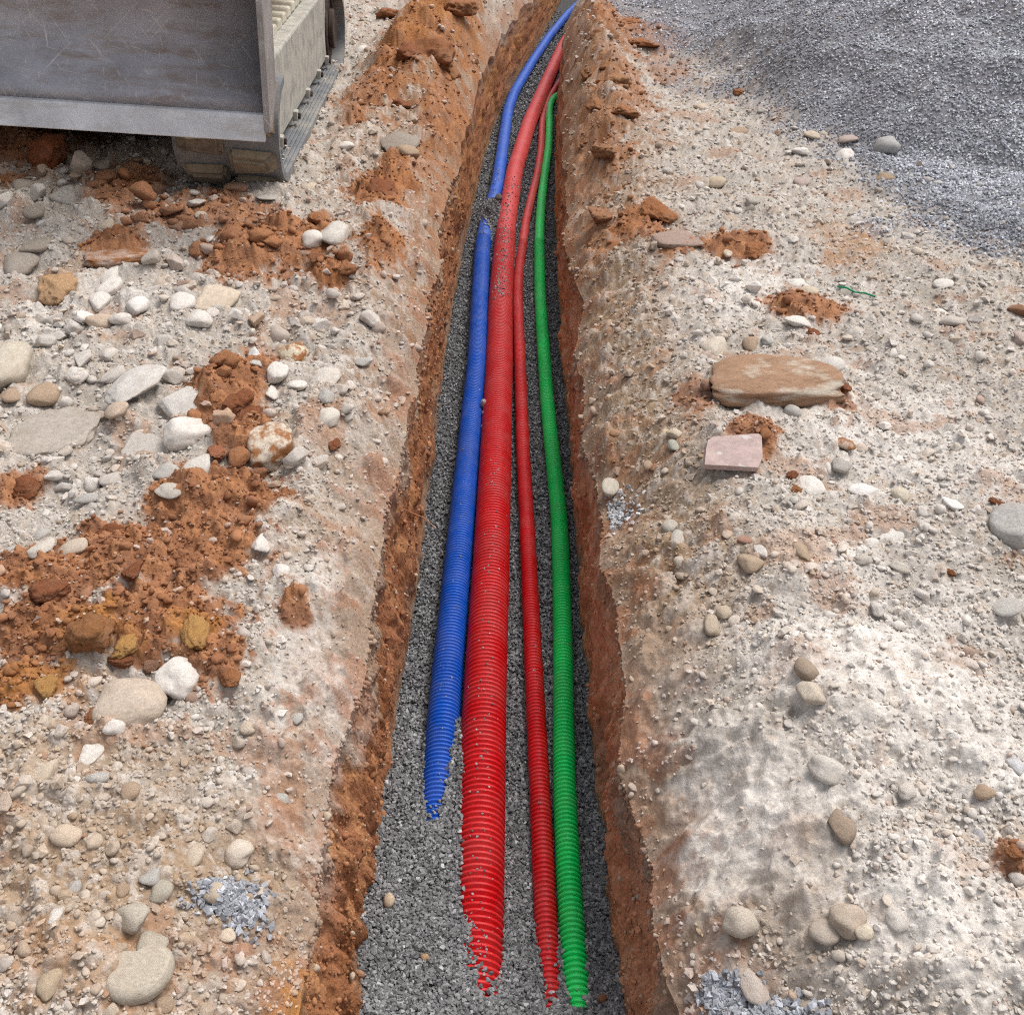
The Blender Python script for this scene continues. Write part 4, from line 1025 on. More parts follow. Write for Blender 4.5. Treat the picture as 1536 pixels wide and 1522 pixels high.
# --- rubble pebbles on the banks
NP = 125000
py = RNG.uniform(-45, 1700, NP)
Yp = CAM_Z / np.tan(PITCH + np.arctan((py - H0 / 2) / F0))
side = np.where(RNG.random(NP) < 0.5, -1, 1)
Rr = 0.62 * zc_of(Yp) + 0.25
Ep = RNG.random(NP) * Rr
Xp = np.where(side < 0, xLt(Yp) - Ep - 0.005, xRt(Yp) + Ep + 0.005)
zcp = zc_of(Yp)
smin = 1.9 * zcp / 986.0
smin = np.maximum(smin, 0.005)
uu = RNG.random(NP)
smax = np.minimum(0.05, 17 * zcp / 986.0)
al = 2.55
size = (smin ** -al + uu * (smax ** -al - smin ** -al)) ** (-1 / al)
rk_ = zone(Xp, Yp, [ell(300, 500, 300, 170), ell(450, 600, 90, 110), ell(120, 640, 160, 70), ell(200, 320, 220, 50)], 0.5)
size = np.where((rk_ > 0.3) & (RNG.random(NP) < 0.035), np.minimum(RNG.uniform(7, 26, NP) * zcp / 986.0, 0.10), size)
Zp, Mp = H_full(Xp, Yp, True)
ok = np.ones(NP, bool)
ok &= RNG.random(NP) > 0.96 * Mp['mud']
ok &= RNG.random(NP) > 0.93 * Mp['pm']
ok &= ~((RNG.random(NP) < 0.5) & (np.abs(Ep) < 0.12))
low = zone(Xp, Yp, [ell(480, 980, 100, 180), ell(560, 850, 60, 160), ell(400, 1150, 90, 90), ell(180, 1300, 260, 190, .75)], 0.6, Mp['wz'] * 0.3)
ok &= RNG.random(NP) > 0.75 * low
size = np.where((Mp['mud'] > 0.4) & (size > 0.02), size * 0.5, size)
for (sx_, sy_, sr_) in SOLID:
    ok &= ((Xp - sx_) ** 2 + (Yp - sy_) ** 2) > (sr_ * 0.85 + size * 0.4) ** 2
Xp, Yp, Zp, size, zcp = Xp[ok], Yp[ok], Zp[ok], size[ok], zcp[ok]
Mp = {k: v[ok] for k, v in Mp.items()}
n = len(Xp)
u1 = RNG.random(n)
redp = (Mp['red'] > 0.35) & (RNG.random(n) < 0.86)
tanp = zone(Xp, Yp, TAN, 0.7, Mp['wz'] * .4) > 0.4
C = np.where((u1 < 0.50)[:, None], lin(210, 203, 196), np.where((u1 < 0.74)[:, None], lin(190, 183, 176), np.where((u1 < 0.93)[:, None], lin(192, 176, 158), np.where((u1 < 0.985)[:, None], lin(170, 144, 118), lin(150, 104, 78)))))
tanp |= (~Mp['left']) & (Mp['e'] < 0.3) & (Yp > 1.6) & (Yp < 6)
C = np.where(tanp[:, None], C * np.array([0.80, 0.74, 0.67]), C)
C = np.where(redp[:, None], np.where((u1 < 0.5)[:, None], lin(120, 74, 46), lin(142, 90, 56)), C)
GC = bank_colour(Xp, Yp, Mp)
C = C * (1 + 0.12 * RNG.normal(size=(n, 1)))
C = np.clip(np.where(redp[:, None], 0.35 * C + 0.7 * GC, 0.5 * C + 0.6 * GC), 0.01, 0.8)
flat = RNG.uniform(0.4, 0.85, n)
S = np.stack([size * RNG.uniform(0.9, 1.35, n), size * RNG.uniform(0.75, 1.05, n), size * flat], 1)
I = np.where(redp, RNG.integers(16, 20, n), np.where(RNG.random(n) < 0.55, RNG.integers(6, 10, n), np.where(RNG.random(n) < 0.65, RNG.integers(10, 16, n), RNG.integers(0, 6, n))))
R = np.stack([RNG.normal(0, .25, n), RNG.normal(0, .25, n), RNG.uniform(0, 6.283, n)], 1)
P = np.stack([Xp, Yp, Zp + S[:, 2] * RNG.uniform(0.05, 0.38, n)], 1)
# the largest in the picture become things of their own
seen = (np.abs(Xp) * F0 / zcp < 760) & (Yp < 9.5)
order = np.argsort(-np.where(seen, size / zcp, 0))
big = order[:150]
rest = np.ones(n, bool); rest[big] = False
scatter('rubble_pebbles', P[rest], R[rest], S[rest], I[rest], C[rest], 'pebble_mix', 'small pale pebbles and soil crumbs covering both banks', 'rubble')
PV = [np_mesh('pebble', norm_box(V), F, M_STONE) for V, F in [shape_pebble(700 + i, 3) for i in range(3)] + [shape_angular(720 + i, 4, 8, 0.035, 40) for i in range(7)]]
CV = [np_mesh('soil_clod', norm_box(V), F, M_CLOD) for V, F in [shape_clod(740 + i, 3) for i in range(4)]]
USED = set()
for q, i in enumerate(big):
    r_ = bool(redp[i])
    o = bpy.data.objects.new('soil_clod' if r_ else 'pebble', (CV[q % 4] if r_ else PV[q % 10]))
    o.location = P[i]; o.rotation_euler = R[i]; o.scale = S[i]; o.color = rgb(C[i])
    leftb = bool(Mp['left'][i])
    tone = 'red soil crumb' if r_ else ('white limestone pebble' if u1[i] < 0.50 else 'grey limestone pebble' if u1[i] < 0.74 else 'beige limestone pebble' if u1[i] < 0.93 else 'brown stone pebble')
    kz = zc_of(P[i][1], P[i][2])
    qx = W0 / 2 + F0 * P[i][0] / kz; qy = H0 / 2 - F0 * (P[i][1] * ST - (CAM_Z - P[i][2]) * CT) / kz
    lab = None
    for ax, ay, ph in sorted(ANCHORS, key=lambda t_: (t_[0] - qx) ** 2 + (t_[1] - qy) ** 2)[:40]:
        if (ax < 770) != leftb: continue
        dx, dy = qx - ax, qy - ay
        rel = ('right of' if dx > 0 else 'left of') if abs(dx) > abs(dy) else ('below' if dy > 0 else 'above')
        far_ = 'just ' if math.hypot(dx, dy) < 55 else ''
        cand = 'small %s %s%s the %s' % (tone, far_, rel, ph)
        if cand not in USED: lab = cand; break
    lab = lab or cand
    USED.add(lab)
    put(o, lab, 'soil clod' if r_ else 'pebble', 'larger pebbles scattered over the banks' if not r_ else 'larger soil crumbs scattered over the banks')

# --- crumbs and small stones standing out of the cut faces
WP, WC, WS = [], [], []
for side in (-1, 1):
    me = [o for o in COL.objects if o.name.startswith('trench_wall')][0 if side < 0 else 1].data
    co = np.empty(len(me.vertices) * 3, np.float32); me.vertices.foreach_get('co', co); co = co.reshape(-1, 3)
    cc = np.empty(len(me.vertices) * 4, np.float32); me.attributes['Col'].data.foreach_get('color', cc); cc = cc.reshape(-1, 4)[:, :3]
    rows_ = np.nonzero((rowsY > 0.9) & (rowsY < 5.5))[0]
    m_ = 2200
    ri = rows_[RNG.integers(0, len(rows_), m_)]; vi = (NV * 0.72 * RNG.random(m_) ** 1.5).astype(int)
    idx = ri * NV + vi
    sz = np.maximum(0.005, 2.0 * zc_of(co[idx, 1], co[idx, 2]) / 986) * (1 - RNG.random(m_) * 0.97) ** -0.42
    WP.append(co[idx] + np.stack([-side * sz * 0.05, RNG.normal(0, .004, m_), RNG.normal(0, .004, m_)], 1)); WS.append(np.minimum(sz, 0.045))
    pale = (RNG.random(m_) < 0.08)[:, None]
    WC.append(np.where(pale, lin(186, 168, 148), cc[idx] * RNG.uniform(0.95, 1.25, (m_, 1))))
WP = np.concatenate(WP); WS = np.concatenate(WS); WC = np.clip(np.concatenate(WC), 0.01, 0.8); m_ = len(WP)
scatter('wall_crumbs', WP, RNG.uniform(0, 6.283, (m_, 3)), WS[:, None] * RNG.uniform(0.6, 1.2, (m_, 3)), RNG.integers(10, 20, m_), WC, 'pebble_mix', 'orange-brown crumbs and small stones standing out of the cut trench walls', 'soil')

# --- gravel in the trench
def chips(name, X, Y, Z, size, base, var, label, lift=0.25, flatr=(0.5, 0.9), light=None):
    n = len(X)
    S = np.stack([size * RNG.uniform(0.9, 1.4, n), size * RNG.uniform(0.7, 1.0, n), size * RNG.uniform(*flatr, n)], 1)
    R = np.stack([RNG.normal(0, .5, n), RNG.normal(0, .5, n), RNG.uniform(0, 6.283, n)], 1)
    v = np.clip(RNG.lognormal(0, var, n), 0.35, 2.6)
    if light is not None: v = v * light
    C = np.clip(base[None, :] * v[:, None], 0.01, 0.8)
    scatter(name, np.stack([X, Y, Z + lift * S[:, 2]], 1), R, S, RNG.integers(0, 12, n), C, 'chip', label, 'gravel')
nG = 120000
gp = RNG.uniform(20, 1700, nG)
Yg = (CAM_Z - FLOOR) / np.tan(PITCH + np.arctan((gp - H0 / 2) / F0))
keep = RNG.random(nG) < np.clip(0.18 + (gp + 279) / 1979, 0, 1)
Yg = Yg[keep]
Xg = xL0(Yg) + RNG.uniform(-0.09, 1.09, len(Yg)) * (xR0(Yg) - xL0(Yg))
Zg = gravel_h(Xg, Yg)
sg = np.maximum(RNG.uniform(0.0065, 0.0115, len(Yg)), 2.0 * zc_of(Yg, FLOOR) / 986)
Zg = Zg + RNG.uniform(-0.005, 0.004, len(Yg))
# keep chips out of the pipes: those that would be inside stay below
ins = np.zeros(len(Yg), bool)
for Q, r in PIPES.values():
    cx = np.interp(Yg, Q[:, 1], Q[:, 0])
    cz = FLOOR + r
    ins |= ((Xg - cx) ** 2 + (Zg - cz) ** 2 < (r * 0.95) ** 2)
Xg, Yg, Zg, sg = Xg[~ins], Yg[~ins], Zg[~ins], sg[~ins]
# chips lying along the crowns of the pipes
ex, ey, ez, es = [], [], [], []
for nm, cnt, rng in (('corrugated_pipe', 40, (1.6, 4.5)), ('corrugated_pipe.001', 190, (1.15, 3.2)), ('corrugated_pipe.001', 330, (4.6, 6.6)), ('corrugated_pipe', 90, (5.6, 6.9)), ('corrugated_pipe.002', 22, (1.1, 2.4)), ('corrugated_pipe.003', 6, (1.1, 3.0))):
    Q, r = PIPES[nm]
    yy = rng[0] + (rng[1] - rng[0]) * RNG.random(cnt) ** 1.5
    dx = RNG.normal(0, 0.30, cnt) * r
    dx = np.clip(dx, -0.75 * r, 0.75 * r)
    ex.append(np.interp(yy, Q[:, 1], Q[:, 0]) + dx); ey.append(yy)
    ez.append(FLOOR + r + np.sqrt(np.maximum((r * 0.985) ** 2 - dx ** 2, 0))); es.append(RNG.uniform(0.0025, 0.0065, cnt) * (1.7 if rng[0] > 4 else 1.0))
# stones lying against the pipes along the line where they sink into the bed
for nm, y0, y1, cnt in (('corrugated_pipe', 1.3, 2.1, 26000), ('corrugated_pipe.001', 1.0, 1.8, 26000), ('corrugated_pipe.002', 1.0, 1.3, 7000), ('corrugated_pipe.003', 1.0, 1.3, 7000), ('corrugated_pipe', 5.4, 6.6, 9000)):
    Q, r = PIPES[nm]
    yy = RNG.uniform(y0, y1, cnt); an = RNG.uniform(0.05, math.pi - 0.05, cnt)
    xs_ = np.interp(yy, Q[:, 1], Q[:, 0]) + r * np.cos(an); zs_ = FLOOR + r + r * np.sin(an)
    dp = zs_ - gravel_h(xs_, yy)
    k_ = (dp > -0.004) & (dp < 0.006 + 0.016 * RNG.random(cnt) ** 3) & (RNG.random(cnt) < 0.4)
    ex.append(xs_[k_]); ey.append(yy[k_]); ez.append(zs_[k_]); es.append(RNG.uniform(0.007, 0.012, k_.sum()) * (1.5 if y0 > 4 else 1))
cl = np.concatenate([np.zeros(len(Xg)), np.ones(sum(len(q) for q in ex[:6])), np.zeros(sum(len(q) for q in ex[6:]))])
Xg = np.concatenate([Xg, *ex]); Yg = np.concatenate([Yg, *ey]); Zg = np.concatenate([Zg, *ez]); sg = np.concatenate([sg, *es])
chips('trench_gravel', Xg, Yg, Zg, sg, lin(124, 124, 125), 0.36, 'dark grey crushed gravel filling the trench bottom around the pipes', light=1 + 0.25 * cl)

# --- gravel heap
nH = 210000
hp = RNG.uniform(-70, 620, nH)
Yh_ = CAM_Z / np.tan(PITCH + np.arctan((hp - H0 / 2) / F0))
Xh_ = xRt(Yh_) + 0.3 + RNG.random(nH) * (0.62 * zc_of(Yh_) + 0.2)
pmh = pile_mask(Xh_, Yh_)
ok = RNG.random(nH) < pmh ** 1.4
Xh_, Yh_ = Xh_[ok], Yh_[ok]
# extra on the slopes facing away from the flat
Zh_ = H_full(Xh_, Yh_)
sh_ = np.maximum(RNG.uniform(0.009, 0.017, len(Xh_)), 2.1 * zc_of(Yh_) / 986)
chips('gravel_heap', Xh_, Yh_, Zh_, sh_, lin(178, 179, 185), 0.30, 'blue-grey crushed gravel heap spilling over the far bank', light=np.clip(1 + 0.35 * fbm(Xh_ * 0.9 + 3, Yh_ * 0.9, 3, 250), 0.55, 1.6))

# --- little spills of gravel on the near banks
for e, cnt, base, lab in ((GRV[0], 620, lin(158, 160, 166), 'small blue-grey gravel patch between cream pebbles on the tan bank'),
                          (GRV[1], 340, lin(160, 162, 168), 'bluish gravel spill under the cream cobble'),
                          (GRV[2], 900, lin(160, 162, 168), 'larger bluish gravel spill at the bottom of the caked bank'),
                          (GRV[3], 330, lin(186, 186, 188), 'light grey gravel patch on the tan trench shoulder')):
    a = RNG.uniform(0, 6.283, cnt); rr = np.abs(RNG.normal(0, 0.62, cnt)) ** 0.8 * (1 + 0.25 * np.sin(3 * a + cnt))
    X = e[0] + e[2] * rr * np.cos(a); Y = e[1] + e[3] * rr * np.sin(a)
    g_ = (X < xLt(Y) - 0.02) | (X > xRt(Y) + 0.02)
    X, Y, rr = X[g_], Y[g_], rr[g_]; cnt = len(X)
    chips('gravel_spill', X, Y, H_full(X, Y) + 0.004 * (1 - np.minimum(rr, 1)), RNG.uniform(0.008, 0.014, cnt), base, 0.25, lab, 0.35)

# ------------------------------------------------------------------ small litter
def strand(name, pts, r, colour, label, cat):
    cu = bpy.data.curves.new(name, 'CURVE'); cu.dimensions = '3D'; cu.bevel_depth = r; cu.bevel_resolution = 1
    s = cu.splines.new('POLY'); s.points.add(len(pts) - 1)
    for q, pt in enumerate(pts): s.points[q].co = (*pt, 1)
    m, t, b = new_mat(name + '_fibre', 0.7); rg = N(t, 'ShaderNodeRGB'); rg.outputs[0].default_value = (*colour, 1)
    c, _ = mul_noise(t, rg.outputs[0], 40, 0.8, 1.2); t.links.new(c, b.inputs['Base Color'])
    cu.materials.append(m)
    tmp = bpy.data.objects.new(name, cu); me = bpy.data.meshes.new_from_object(tmp)
    bpy.data.objects.remove(tmp)
    return put(bpy.data.objects.new(name, me), label, cat)
gp_ = [ground_point(a, b) for a, b in ((1256, 434), (1268, 439), (1282, 441), (1296, 446), (1312, 448))]
strand('plastic_twine', [(q[0], q[1], q[2] + 0.012 + 0.006 * (i % 2)) for i, q in enumerate(gp_)], 0.0035, lin(40, 140, 100), 'short green plastic twine lying on the white rubble', 'twine')
yr = 2.35
xr = float(xL0(np.array([yr]))[0])
strand('root', [(xr - 0.02, yr, -0.22), (xr + 0.02, yr - 0.01, -0.235), (xr + 0.055, yr - 0.015, -0.25), (xr + 0.085, yr - 0.03, -0.275)], 0.0014, lin(176, 120, 84), 'thin root sticking out of the orange trench wall', 'root')

# ------------------------------------------------------------------ excavator with dozer blade
def steel(name, base, rust, metallic=0.55, rough=0.45, scr=True):
    m, t, b = new_mat(name, rough)
    b.inputs['Metallic'].default_value = metallic
    b.inputs['Specular IOR Level'].default_value = 0.5
    rgbn = N(t, 'ShaderNodeRGB'); rgbn.outputs[0].default_value = (*base, 1)
    c, n1 = mul_noise(t, rgbn.outputs[0], 4.5, 0.75, 1.25, 9, rough=0.7)
    tc = N(t, 'ShaderNodeTexCoord')
    mp = N(t, 'ShaderNodeMapping'); mp.inputs['Scale'].default_value = (1.2, 5.0, 5.0)
    t.links.new(tc.outputs['Object'], mp.inputs['Vector'])
    nz = N(t, 'ShaderNodeTexNoise', Scale=3.0, Detail=9.0, Roughness=0.72); t.links.new(mp.outputs[0], nz.inputs['Vector'])
    mr = N(t, 'ShaderNodeMapRange'); mr.inputs['From Min'].default_value = 0.5; mr.inputs['From Max'].default_value = 0.68; mr.inputs['To Max'].default_value = 0.8
    t.links.new(nz.outputs[0], mr.inputs['Value'])
    mx = N(t, 'ShaderNodeMix', data_type='RGBA'); t.links.new(mr.outputs[0], mx.inputs['Factor']); t.links.new(c, mx.inputs['A']); mx.inputs['B'].default_value = (*rust, 1)
    out = mx.outputs['Result']
    if scr:   # scratches: thin streaks in two directions
        for rz_, sc_ in ((0.6, (110, 20, 5)), (-0.8, (90, 20, 4)), (1.4, (140, 20, 7)), (0.1, (150, 20, 6))):
            m1 = N(t, 'ShaderNodeMapping'); m1.inputs['Rotation'].default_value = (0, rz_, 0); t.links.new(tc.outputs['Object'], m1.inputs['Vector'])
            m2 = N(t, 'ShaderNodeMapping'); m2.inputs['Scale'].default_value = sc_
            t.links.new(m1.outputs[0], m2.inputs['Vector'])
            n2 = N(t, 'ShaderNodeTexNoise', Scale=1.0, Detail=2.0); t.links.new(m2.outputs[0], n2.inputs['Vector'])
            r2 = N(t, 'ShaderNodeMapRange'); r2.inputs['From Min'].default_value = 0.66; r2.inputs['From Max'].default_value = 0.78; r2.inputs['To Max'].default_value = 0.85
            t.links.new(n2.outputs[0], r2.inputs['Value'])
            x2 = N(t, 'ShaderNodeMix', data_type='RGBA'); t.links.new(r2.outputs[0], x2.inputs['Factor']); t.links.new(out, x2.inputs['A']); x2.inputs['B'].default_value = (*lin(205, 200, 196), 1)
            out = x2.outputs['Result']
    t.links.new(out, b.inputs['Base Color'])
    rr = N(t, 'ShaderNodeMapRange'); rr.inputs['To Min'].default_value = rough - 0.1; rr.inputs['To Max'].default_value = rough + 0.2
    t.links.new(nz.outputs[0], rr.inputs['Value']); t.links.new(rr.outputs[0], b.inputs['Roughness'])
    add_bump(t, b, n1.outputs[0], 0.25, 0.004)
    return m
def dusty(name, base, dust, amount=0.5, scale=5, rough=0.85):
    m, t, b = new_mat(name, rough)
    rgbn = N(t, 'ShaderNodeRGB'); rgbn.outputs[0].default_value = (*base, 1)
    c, n1 = mul_noise(t, rgbn.outputs[0], 14, 0.75, 1.25, 8)
    tc = N(t, 'ShaderNodeTexCoord'); nz = N(t, 'ShaderNodeTexNoise', Scale=scale, Detail=8.0, Roughness=0.7); t.links.new(tc.outputs['Object'], nz.inputs['Vector'])
    mr = N(t, 'ShaderNodeMapRange'); mr.inputs['From Min'].default_value = 0.65 - 0.5 * amount; mr.inputs['From Max'].default_value = 0.95 - 0.5 * amount
    t.links.new(nz.outputs[0], mr.inputs['Value'])
    mx = N(t, 'ShaderNodeMix', data_type='RGBA'); t.links.new(mr.outputs[0], mx.inputs['Factor']); t.links.new(c, mx.inputs['A']); mx.inputs['B'].default_value = (*dust, 1)
    t.links.new(mx.outputs['Result'], b.inputs['Base Color'])
    add_bump(t, b, n1.outputs[0], 0.4, 0.006)
    return m
M_BLADE = steel('worn_blade_steel', lin(162, 160, 166), lin(136, 118, 104), 0.35, 0.48)
M_EDGE = steel('bright_edge_steel', lin(206, 206, 210), lin(176, 170, 160), 0.4, 0.45)
M_PLATE = steel('side_plate_steel', lin(158, 154, 152), lin(140, 132, 122), 0.35, 0.5)
M_RUB = dusty('track_rubber', lin(112, 114, 118), lin(150, 146, 138), 0.5)
M_RUBM = dusty('muddy_track_rubber', lin(118, 106, 92), lin(156, 138, 112), 0.5, 6)
M_GUARD = dusty('dusty_guard_paint', lin(158, 156, 150), lin(188, 182, 168), 0.5, 7)
M_MUDC = dusty('caked_mud', lin(190, 182, 164), lin(206, 200, 184), 0.5, 9, 0.95)
M_DARK = dusty('dark_iron', lin(58, 46, 42), lin(110, 96, 84), 0.3)
M_BODY = dusty('machine_paint', lin(196, 140, 30), lin(170, 150, 110), 0.3)

def bm_obj(name, bm, mat, parent, smooth=False, bevel=0.0):
    if bevel:
        bmesh.ops.bevel(bm, geom=list(bm.edges), offset=bevel, segments=2, affect='EDGES', profile=0.5)
    me = bpy.data.meshes.new(name); bm.to_mesh(me); bm.free()
    me.materials.append(mat)
    for p_ in me.polygons: p_.use_smooth = smooth
    return put(bpy.data.objects.new(name, me), parent=parent)
def prism(poly, x0, x1):
    """poly in (y, z), extruded along x"""
    bm = bmesh.new()
    a = [bm.verts.new((x0, y, z)) for y, z in poly]; b = [bm.verts.new((x1, y, z)) for y, z in poly]
    bm.faces.new(a); bm.faces.new(b[::-1])
    for i in range(len(poly)):
        j = (i + 1) % len(poly); bm.faces.new((a[j], a[i], b[i], b[j]))
    bmesh.ops.recalc_face_normals(bm, faces=bm.faces)
    return bm
def box(x0, x1, y0, y1, z0, z1): return prism([(y0, z0), (y1, z0), (y1, z1), (y0, z1)], x0, x1)
def disc(cy, cz, r, x0, x1, n=28):
    return prism([(cy + r * math.cos(2 * math.pi * i / n), cz + r * math.sin(2 * math.pi * i / n)) for i in range(n)], x0, x1)

ex = bpy.data.objects.new('excavator', None)
put(ex, 'tracked excavator with worn steel dozer blade and dusty rubber track', 'excavator')
ex.location = (-2.12, 4.36, 0.085)
ex.rotation_euler = (0, math.radians(4.2), math.radians(2.2))
# machine frame: x to the right in the picture, y away from the camera, front of the tracks at y = 0
HW = 1.09                                  # outer edge of the tracks
TW = 0.46
RT = 0.255                                 # outer radius of the belt
TL = 2.95
def belt_path(r, n=22):
    pts = []
    for i in range(n + 1):
        a = math.pi * 0.5 + math.pi * i / n
        pts.append((RT + r * math.cos(a), RT + r * math.sin(a)))
    for i in range(n + 1):
        a = -math.pi * 0.5 + math.pi * i / n
        pts.append((TL - RT + r * math.cos(a), RT + r * math.sin(a)))
    return pts
for s in (1, -1):
    xo, xi = s * HW, s * (HW - TW)
    lo, hi = min(xo, xi), max(xo, xi)
    # belt: front wrap, lower run, rear wrap and upper run (upper run under the guard)
    op, ip_ = belt_path(RT - 0.03), belt_path(RT - 0.065)
    bm = bmesh.new(); n = len(op)
    ring = []
    for (oy, oz), (iy, iz) in zip(op, ip_):
        ring.append([bm.verts.new((lo, oy, oz)), bm.verts.new((hi, oy, oz)), bm.verts.new((hi, iy, iz)), bm.verts.new((lo, iy, iz))])
    last = n - 1
    for i in range(n - 1):
        for k in range(4):
            bm.faces.new((ring[i][k], ring[i][(k + 1) % 4], ring[i + 1][(k + 1) % 4], ring[i + 1][k]))
    bm.faces.new(ring[0]); bm.faces.new(ring[-1][::-1])
    bmesh.ops.recalc_face_normals(bm, faces=bm.faces)
    belt = bm_obj('track_belt', bm, M_RUB, ex)
    belt['label'] = 'grooved grey rubber track belt'
    # moulded grooves along the visible inner rim
    for k in range(4):
        gx = xo - s * (0.018 + 0.020 * k)
        bm_obj('rim_groove', box(min(gx, gx - s * 0.008), max(gx, gx - s * 0.008), RT * 0.9, TL - RT, 0.0655, 0.0725), M_RUB, belt)
    # lugs
    path = belt_path(RT - 0.031, 40)
    seg = np.concatenate([[0], np.cumsum([math.dist(path[i], path[i + 1]) for i in range(len(path) - 1)])])
    pitch = 0.165; cnt = int(seg[-1] / pitch)
    lugme = {}
    for half in (0, 1):
        bm = bmesh.new()
        w = TW * 0.47
        b0 = [(-w / 2, -0.066, -.01), (w / 2, -0.056, -.01), (w / 2, 0.056, -.01), (-w / 2, 0.066, -.01)]
        b1 = [(-w / 2 + .012, -0.042, .048), (w / 2 - .05, -0.030, .046), (w / 2 - .05, 0.030, .046), (-w / 2 + .012, 0.042, .048)]
        if half: b0 = [(-x, y, z) for x, y, z in b0][::-1]; b1 = [(-x, y, z) for x, y, z in b1][::-1]
        A = [bm.verts.new(q) for q in b0]; B = [bm.verts.new(q) for q in b1]
        bm.faces.new(A[::-1]); bm.faces.new(B)
        for i in range(4): bm.faces.new((A[i], A[(i + 1) % 4], B[(i + 1) % 4], B[i]))
        bmesh.ops.recalc_face_normals(bm, faces=bm.faces)
        bmesh.ops.bevel(bm, geom=list(bm.edges), offset=0.014, segments=2, affect='EDGES')
        me = bpy.data.meshes.new('tread_lug'); bm.to_mesh(me); bm.free(); me.materials.append(M_RUBM); lugme[half] = me
    for c in range(cnt):
        for half in (0, 1):
            d = (c + 0.5 * half + 0.2) * pitch
            if d > seg[-1] - 0.05: continue
            yy = np.interp(d, seg, [q[0] for q in path]); zz = np.interp(d, seg, [q[1] for q in path])
            y2 = np.interp(d + .01, seg, [q[0] for q in path]); z2 = np.interp(d + .01, seg, [q[1] for q in path])
            tx = np.array((y2 - yy, z2 - zz)); tx /= np.linalg.norm(tx)
            nrm = np.array((-tx[1], tx[0]))            # outward for this winding
            if nrm @ (np.array((yy, zz)) - np.array((np.clip(yy, RT, TL - RT), RT))) < 0: nrm = -nrm
            l = bpy.data.objects.new('tread_lug', lugme[half])
            cx = (lo + hi) / 2 + (-0.25 if half == 0 else 0.25) * TW
            mm = Matrix(((1, 0, 0, cx), (0, tx[0], nrm[0], yy), (0, tx[1], nrm[1], zz), (0, 0, 0, 1)))
            if mm.to_3x3().determinant() < 0:
                mm = Matrix(((-1, 0, 0, cx), (0, tx[0], nrm[0], yy), (0, tx[1], nrm[1], zz), (0, 0, 0, 1)))
            put(l, parent=belt); l.matrix_local = mm
    # guard between the runs: side panel with a caked, ribbed top
    xg = xo - s * 0.085
    gl, gh = min(xg, xi + s * 0.03), max(xg, xi + s * 0.03)
    pan = bm_obj('track_guard', prism([(0.20, 0.115), (TL - 0.42, 0.115), (TL - 0.40, 0.47), (TL - 0.44, 0.515), (0.22, 0.50), (0.16, 0.44)], gl, gh), M_GUARD, ex, bevel=0.012)
    pan['label'] = 'dusty grey track guard with caked ribs on top'
    for k in range(15):
        y0 = 0.14 + k * 0.165
        z0 = 0.500 + 0.004 * k
        bm = prism([(y0, z0 - 0.02), (y0 + 0.14, z0 - 0.02), (y0 + 0.125, z0 + 0.026), (y0 + 0.03, z0 + 0.032)], gl + 0.02 if s > 0 else gl + 0.07, gh - 0.07 if s > 0 else gh - 0.02)
        bm_obj('mud_rib', bm, M_MUDC, pan, bevel=0.010)
    sx0, sx1 = (xg, xg + 0.003 * s) if s > 0 else (xg - 0.003, xg)
    bm_obj('slot', prism([(0.34, 0.27), (0.40, 0.25), (0.41, 0.39), (0.35, 0.41)], *sorted((xg - s * 0.002, xg + s * 0.004))), M_DARK, pan)
    for yb in (0.52, 1.02, 1.52, 2.02, 2.44):
        bm_obj('roller_bracket', box(*sorted((xg - s * 0.004, xg + s * 0.022)), yb, yb + 0.055, 0.095, 0.145), M_GUARD, pan, bevel=0.005)
        bm_obj('roller_bolt', disc(yb + 0.028, 0.118, 0.016, *sorted((xg + s * 0.020, xg + s * 0.034)), n=6), M_DARK, pan)
    wh = bm_obj('drive_wheel', disc(TL - RT - 0.02, RT + 0.02, 0.19, *sorted((xg - s * 0.10, xg + s * 0.012))), M_DARK, ex, bevel=0.01)
    bm_obj('hub', disc(TL - RT - 0.02, RT + 0.02, 0.12, *sorted((xg + s * 0.010, xg + s * 0.045))), M_DARK, wh, bevel=0.008)
    bm_obj('idler_wheel', disc(RT, RT, 0.185, xo - s * 0.30 if s > 0 else xo + 0.14, xo - s * 0.14 if s > 0 else xo + 0.30), M_DARK, ex, bevel=0.01)
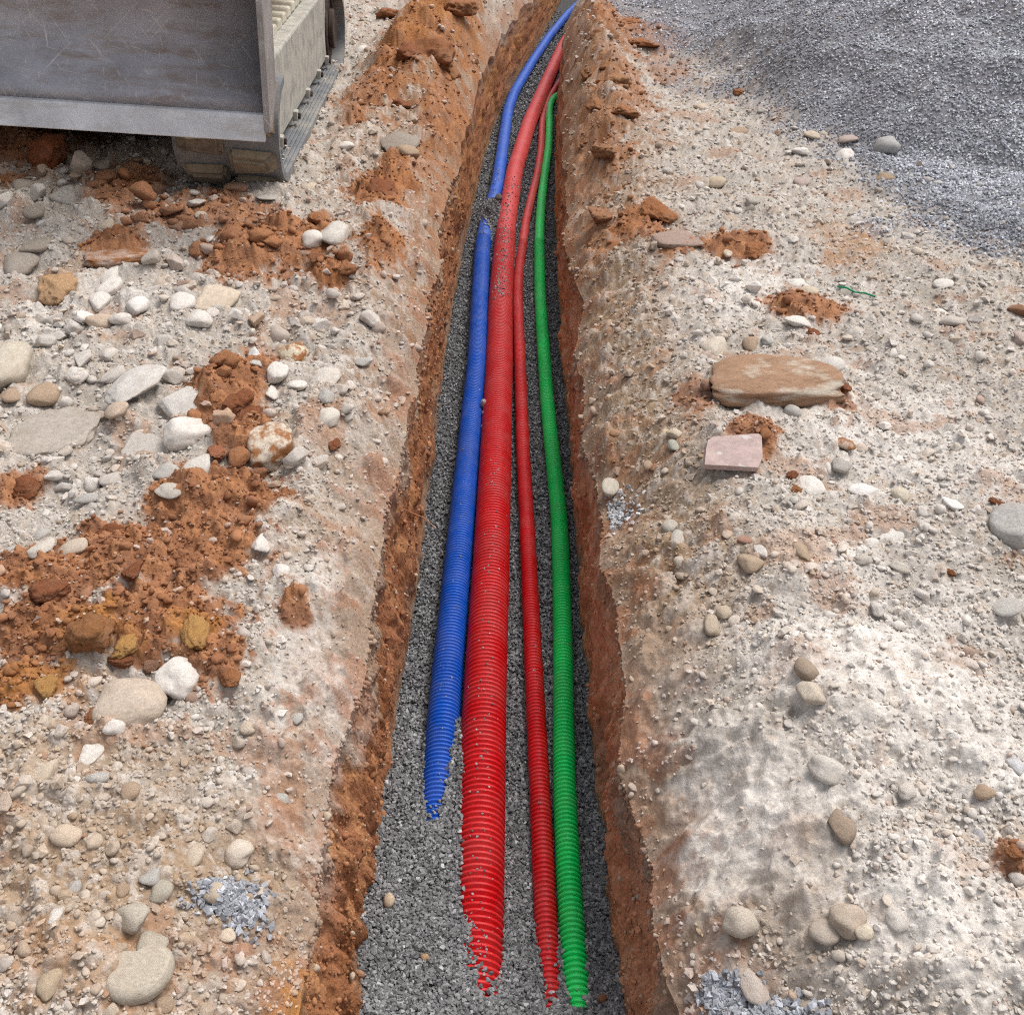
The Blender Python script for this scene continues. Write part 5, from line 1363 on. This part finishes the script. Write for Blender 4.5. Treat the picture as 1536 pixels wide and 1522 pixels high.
# belly and slewing ring; unseen house and cab added for their shadow
bm_obj('chassis', box(-(HW - TW) + 0.03, HW - TW - 0.03, 0.55, 2.35, 0.22, 0.62), M_DARK, ex, bevel=0.03)
bm_obj('slewing_ring', (lambda b: b)(box(-0.5, 0.5, 1.0, 2.0, 0.62, 0.76)), M_DARK, ex, bevel=0.06)
hs_ = bm_obj('engine_house', prism([(0.25, 0.76), (2.9, 0.76), (3.2, 1.0), (3.2, 1.7), (2.9, 1.85), (1.4, 1.85), (1.3, 1.3), (0.25, 1.2)], -0.95, 0.95), M_BODY, ex, bevel=0.05)
cb = bm_obj('cab', prism([(0.35, 1.205), (1.28, 1.305), (1.38, 2.5), (1.3, 2.62), (0.55, 2.62), (0.42, 2.5)], -0.93, -0.05), M_BODY, ex, bevel=0.04)
bm_obj('window', prism([(0.50, 1.45), (1.22, 1.45), (1.26, 2.42), (0.56, 2.42)], -0.945, -0.035), M_DARK, cb, bevel=0.01)
# blade: hollow-ground sheet, bolted edge, end plates and push arms
BX = 1.10
by, bz = -0.34, 0.365
def blade_profile():
    pts = []
    for i in range(15):
        q = i / 14
        z = 0.10 + 0.56 * q
        y = 0.165 * math.sin(math.pi * (0.10 + 0.86 * q)) - 0.045
        pts.append((by + y, bz + z))
    return pts
bp = blade_profile()
sheet = bp + [(y + 0.03, z) for y, z in bp[::-1]]
blade = bm_obj('dozer_blade', prism(sheet, -BX, BX), M_BLADE, ex, smooth=False)
blade['label'] = 'scratched purple-grey steel dozer blade'
me = blade.data
for p_ in me.polygons:
    if abs(p_.normal.x) < 0.5: p_.use_smooth = True
e0 = bp[0]
edge = bm_obj('cutting_edge', prism([(e0[0] - 0.034, bz - 0.005), (e0[0] - 0.010, bz - 0.005), (e0[0] + 0.018, bz + 0.104), (e0[0] - 0.014, bz + 0.094)], -BX - 0.004, BX + 0.004), M_EDGE, blade, bevel=0.004)
for i, s in enumerate((1, -1)):
    x0, x1 = sorted((s * (BX + 0.002), s * (BX + 0.026)))
    bm_obj('end_plate', prism([(by - 0.022, bz + 0.03), (by + 0.03, bz + 0.03), (by + 0.17, bz + 0.16), (by + 0.19, bz + 0.70), (by - 0.03, bz + 0.70)], x0, x1), M_PLATE, blade, bevel=0.004)
    xa = s * 0.42
    bm_obj('push_arm', prism([(by + 0.158, bz + 0.16), (by + 0.158, bz + 0.32), (0.75, 0.52), (0.75, 0.34)], min(xa - .06, xa + .06), max(xa - .06, xa + .06)), M_DARK, blade, bevel=0.01)
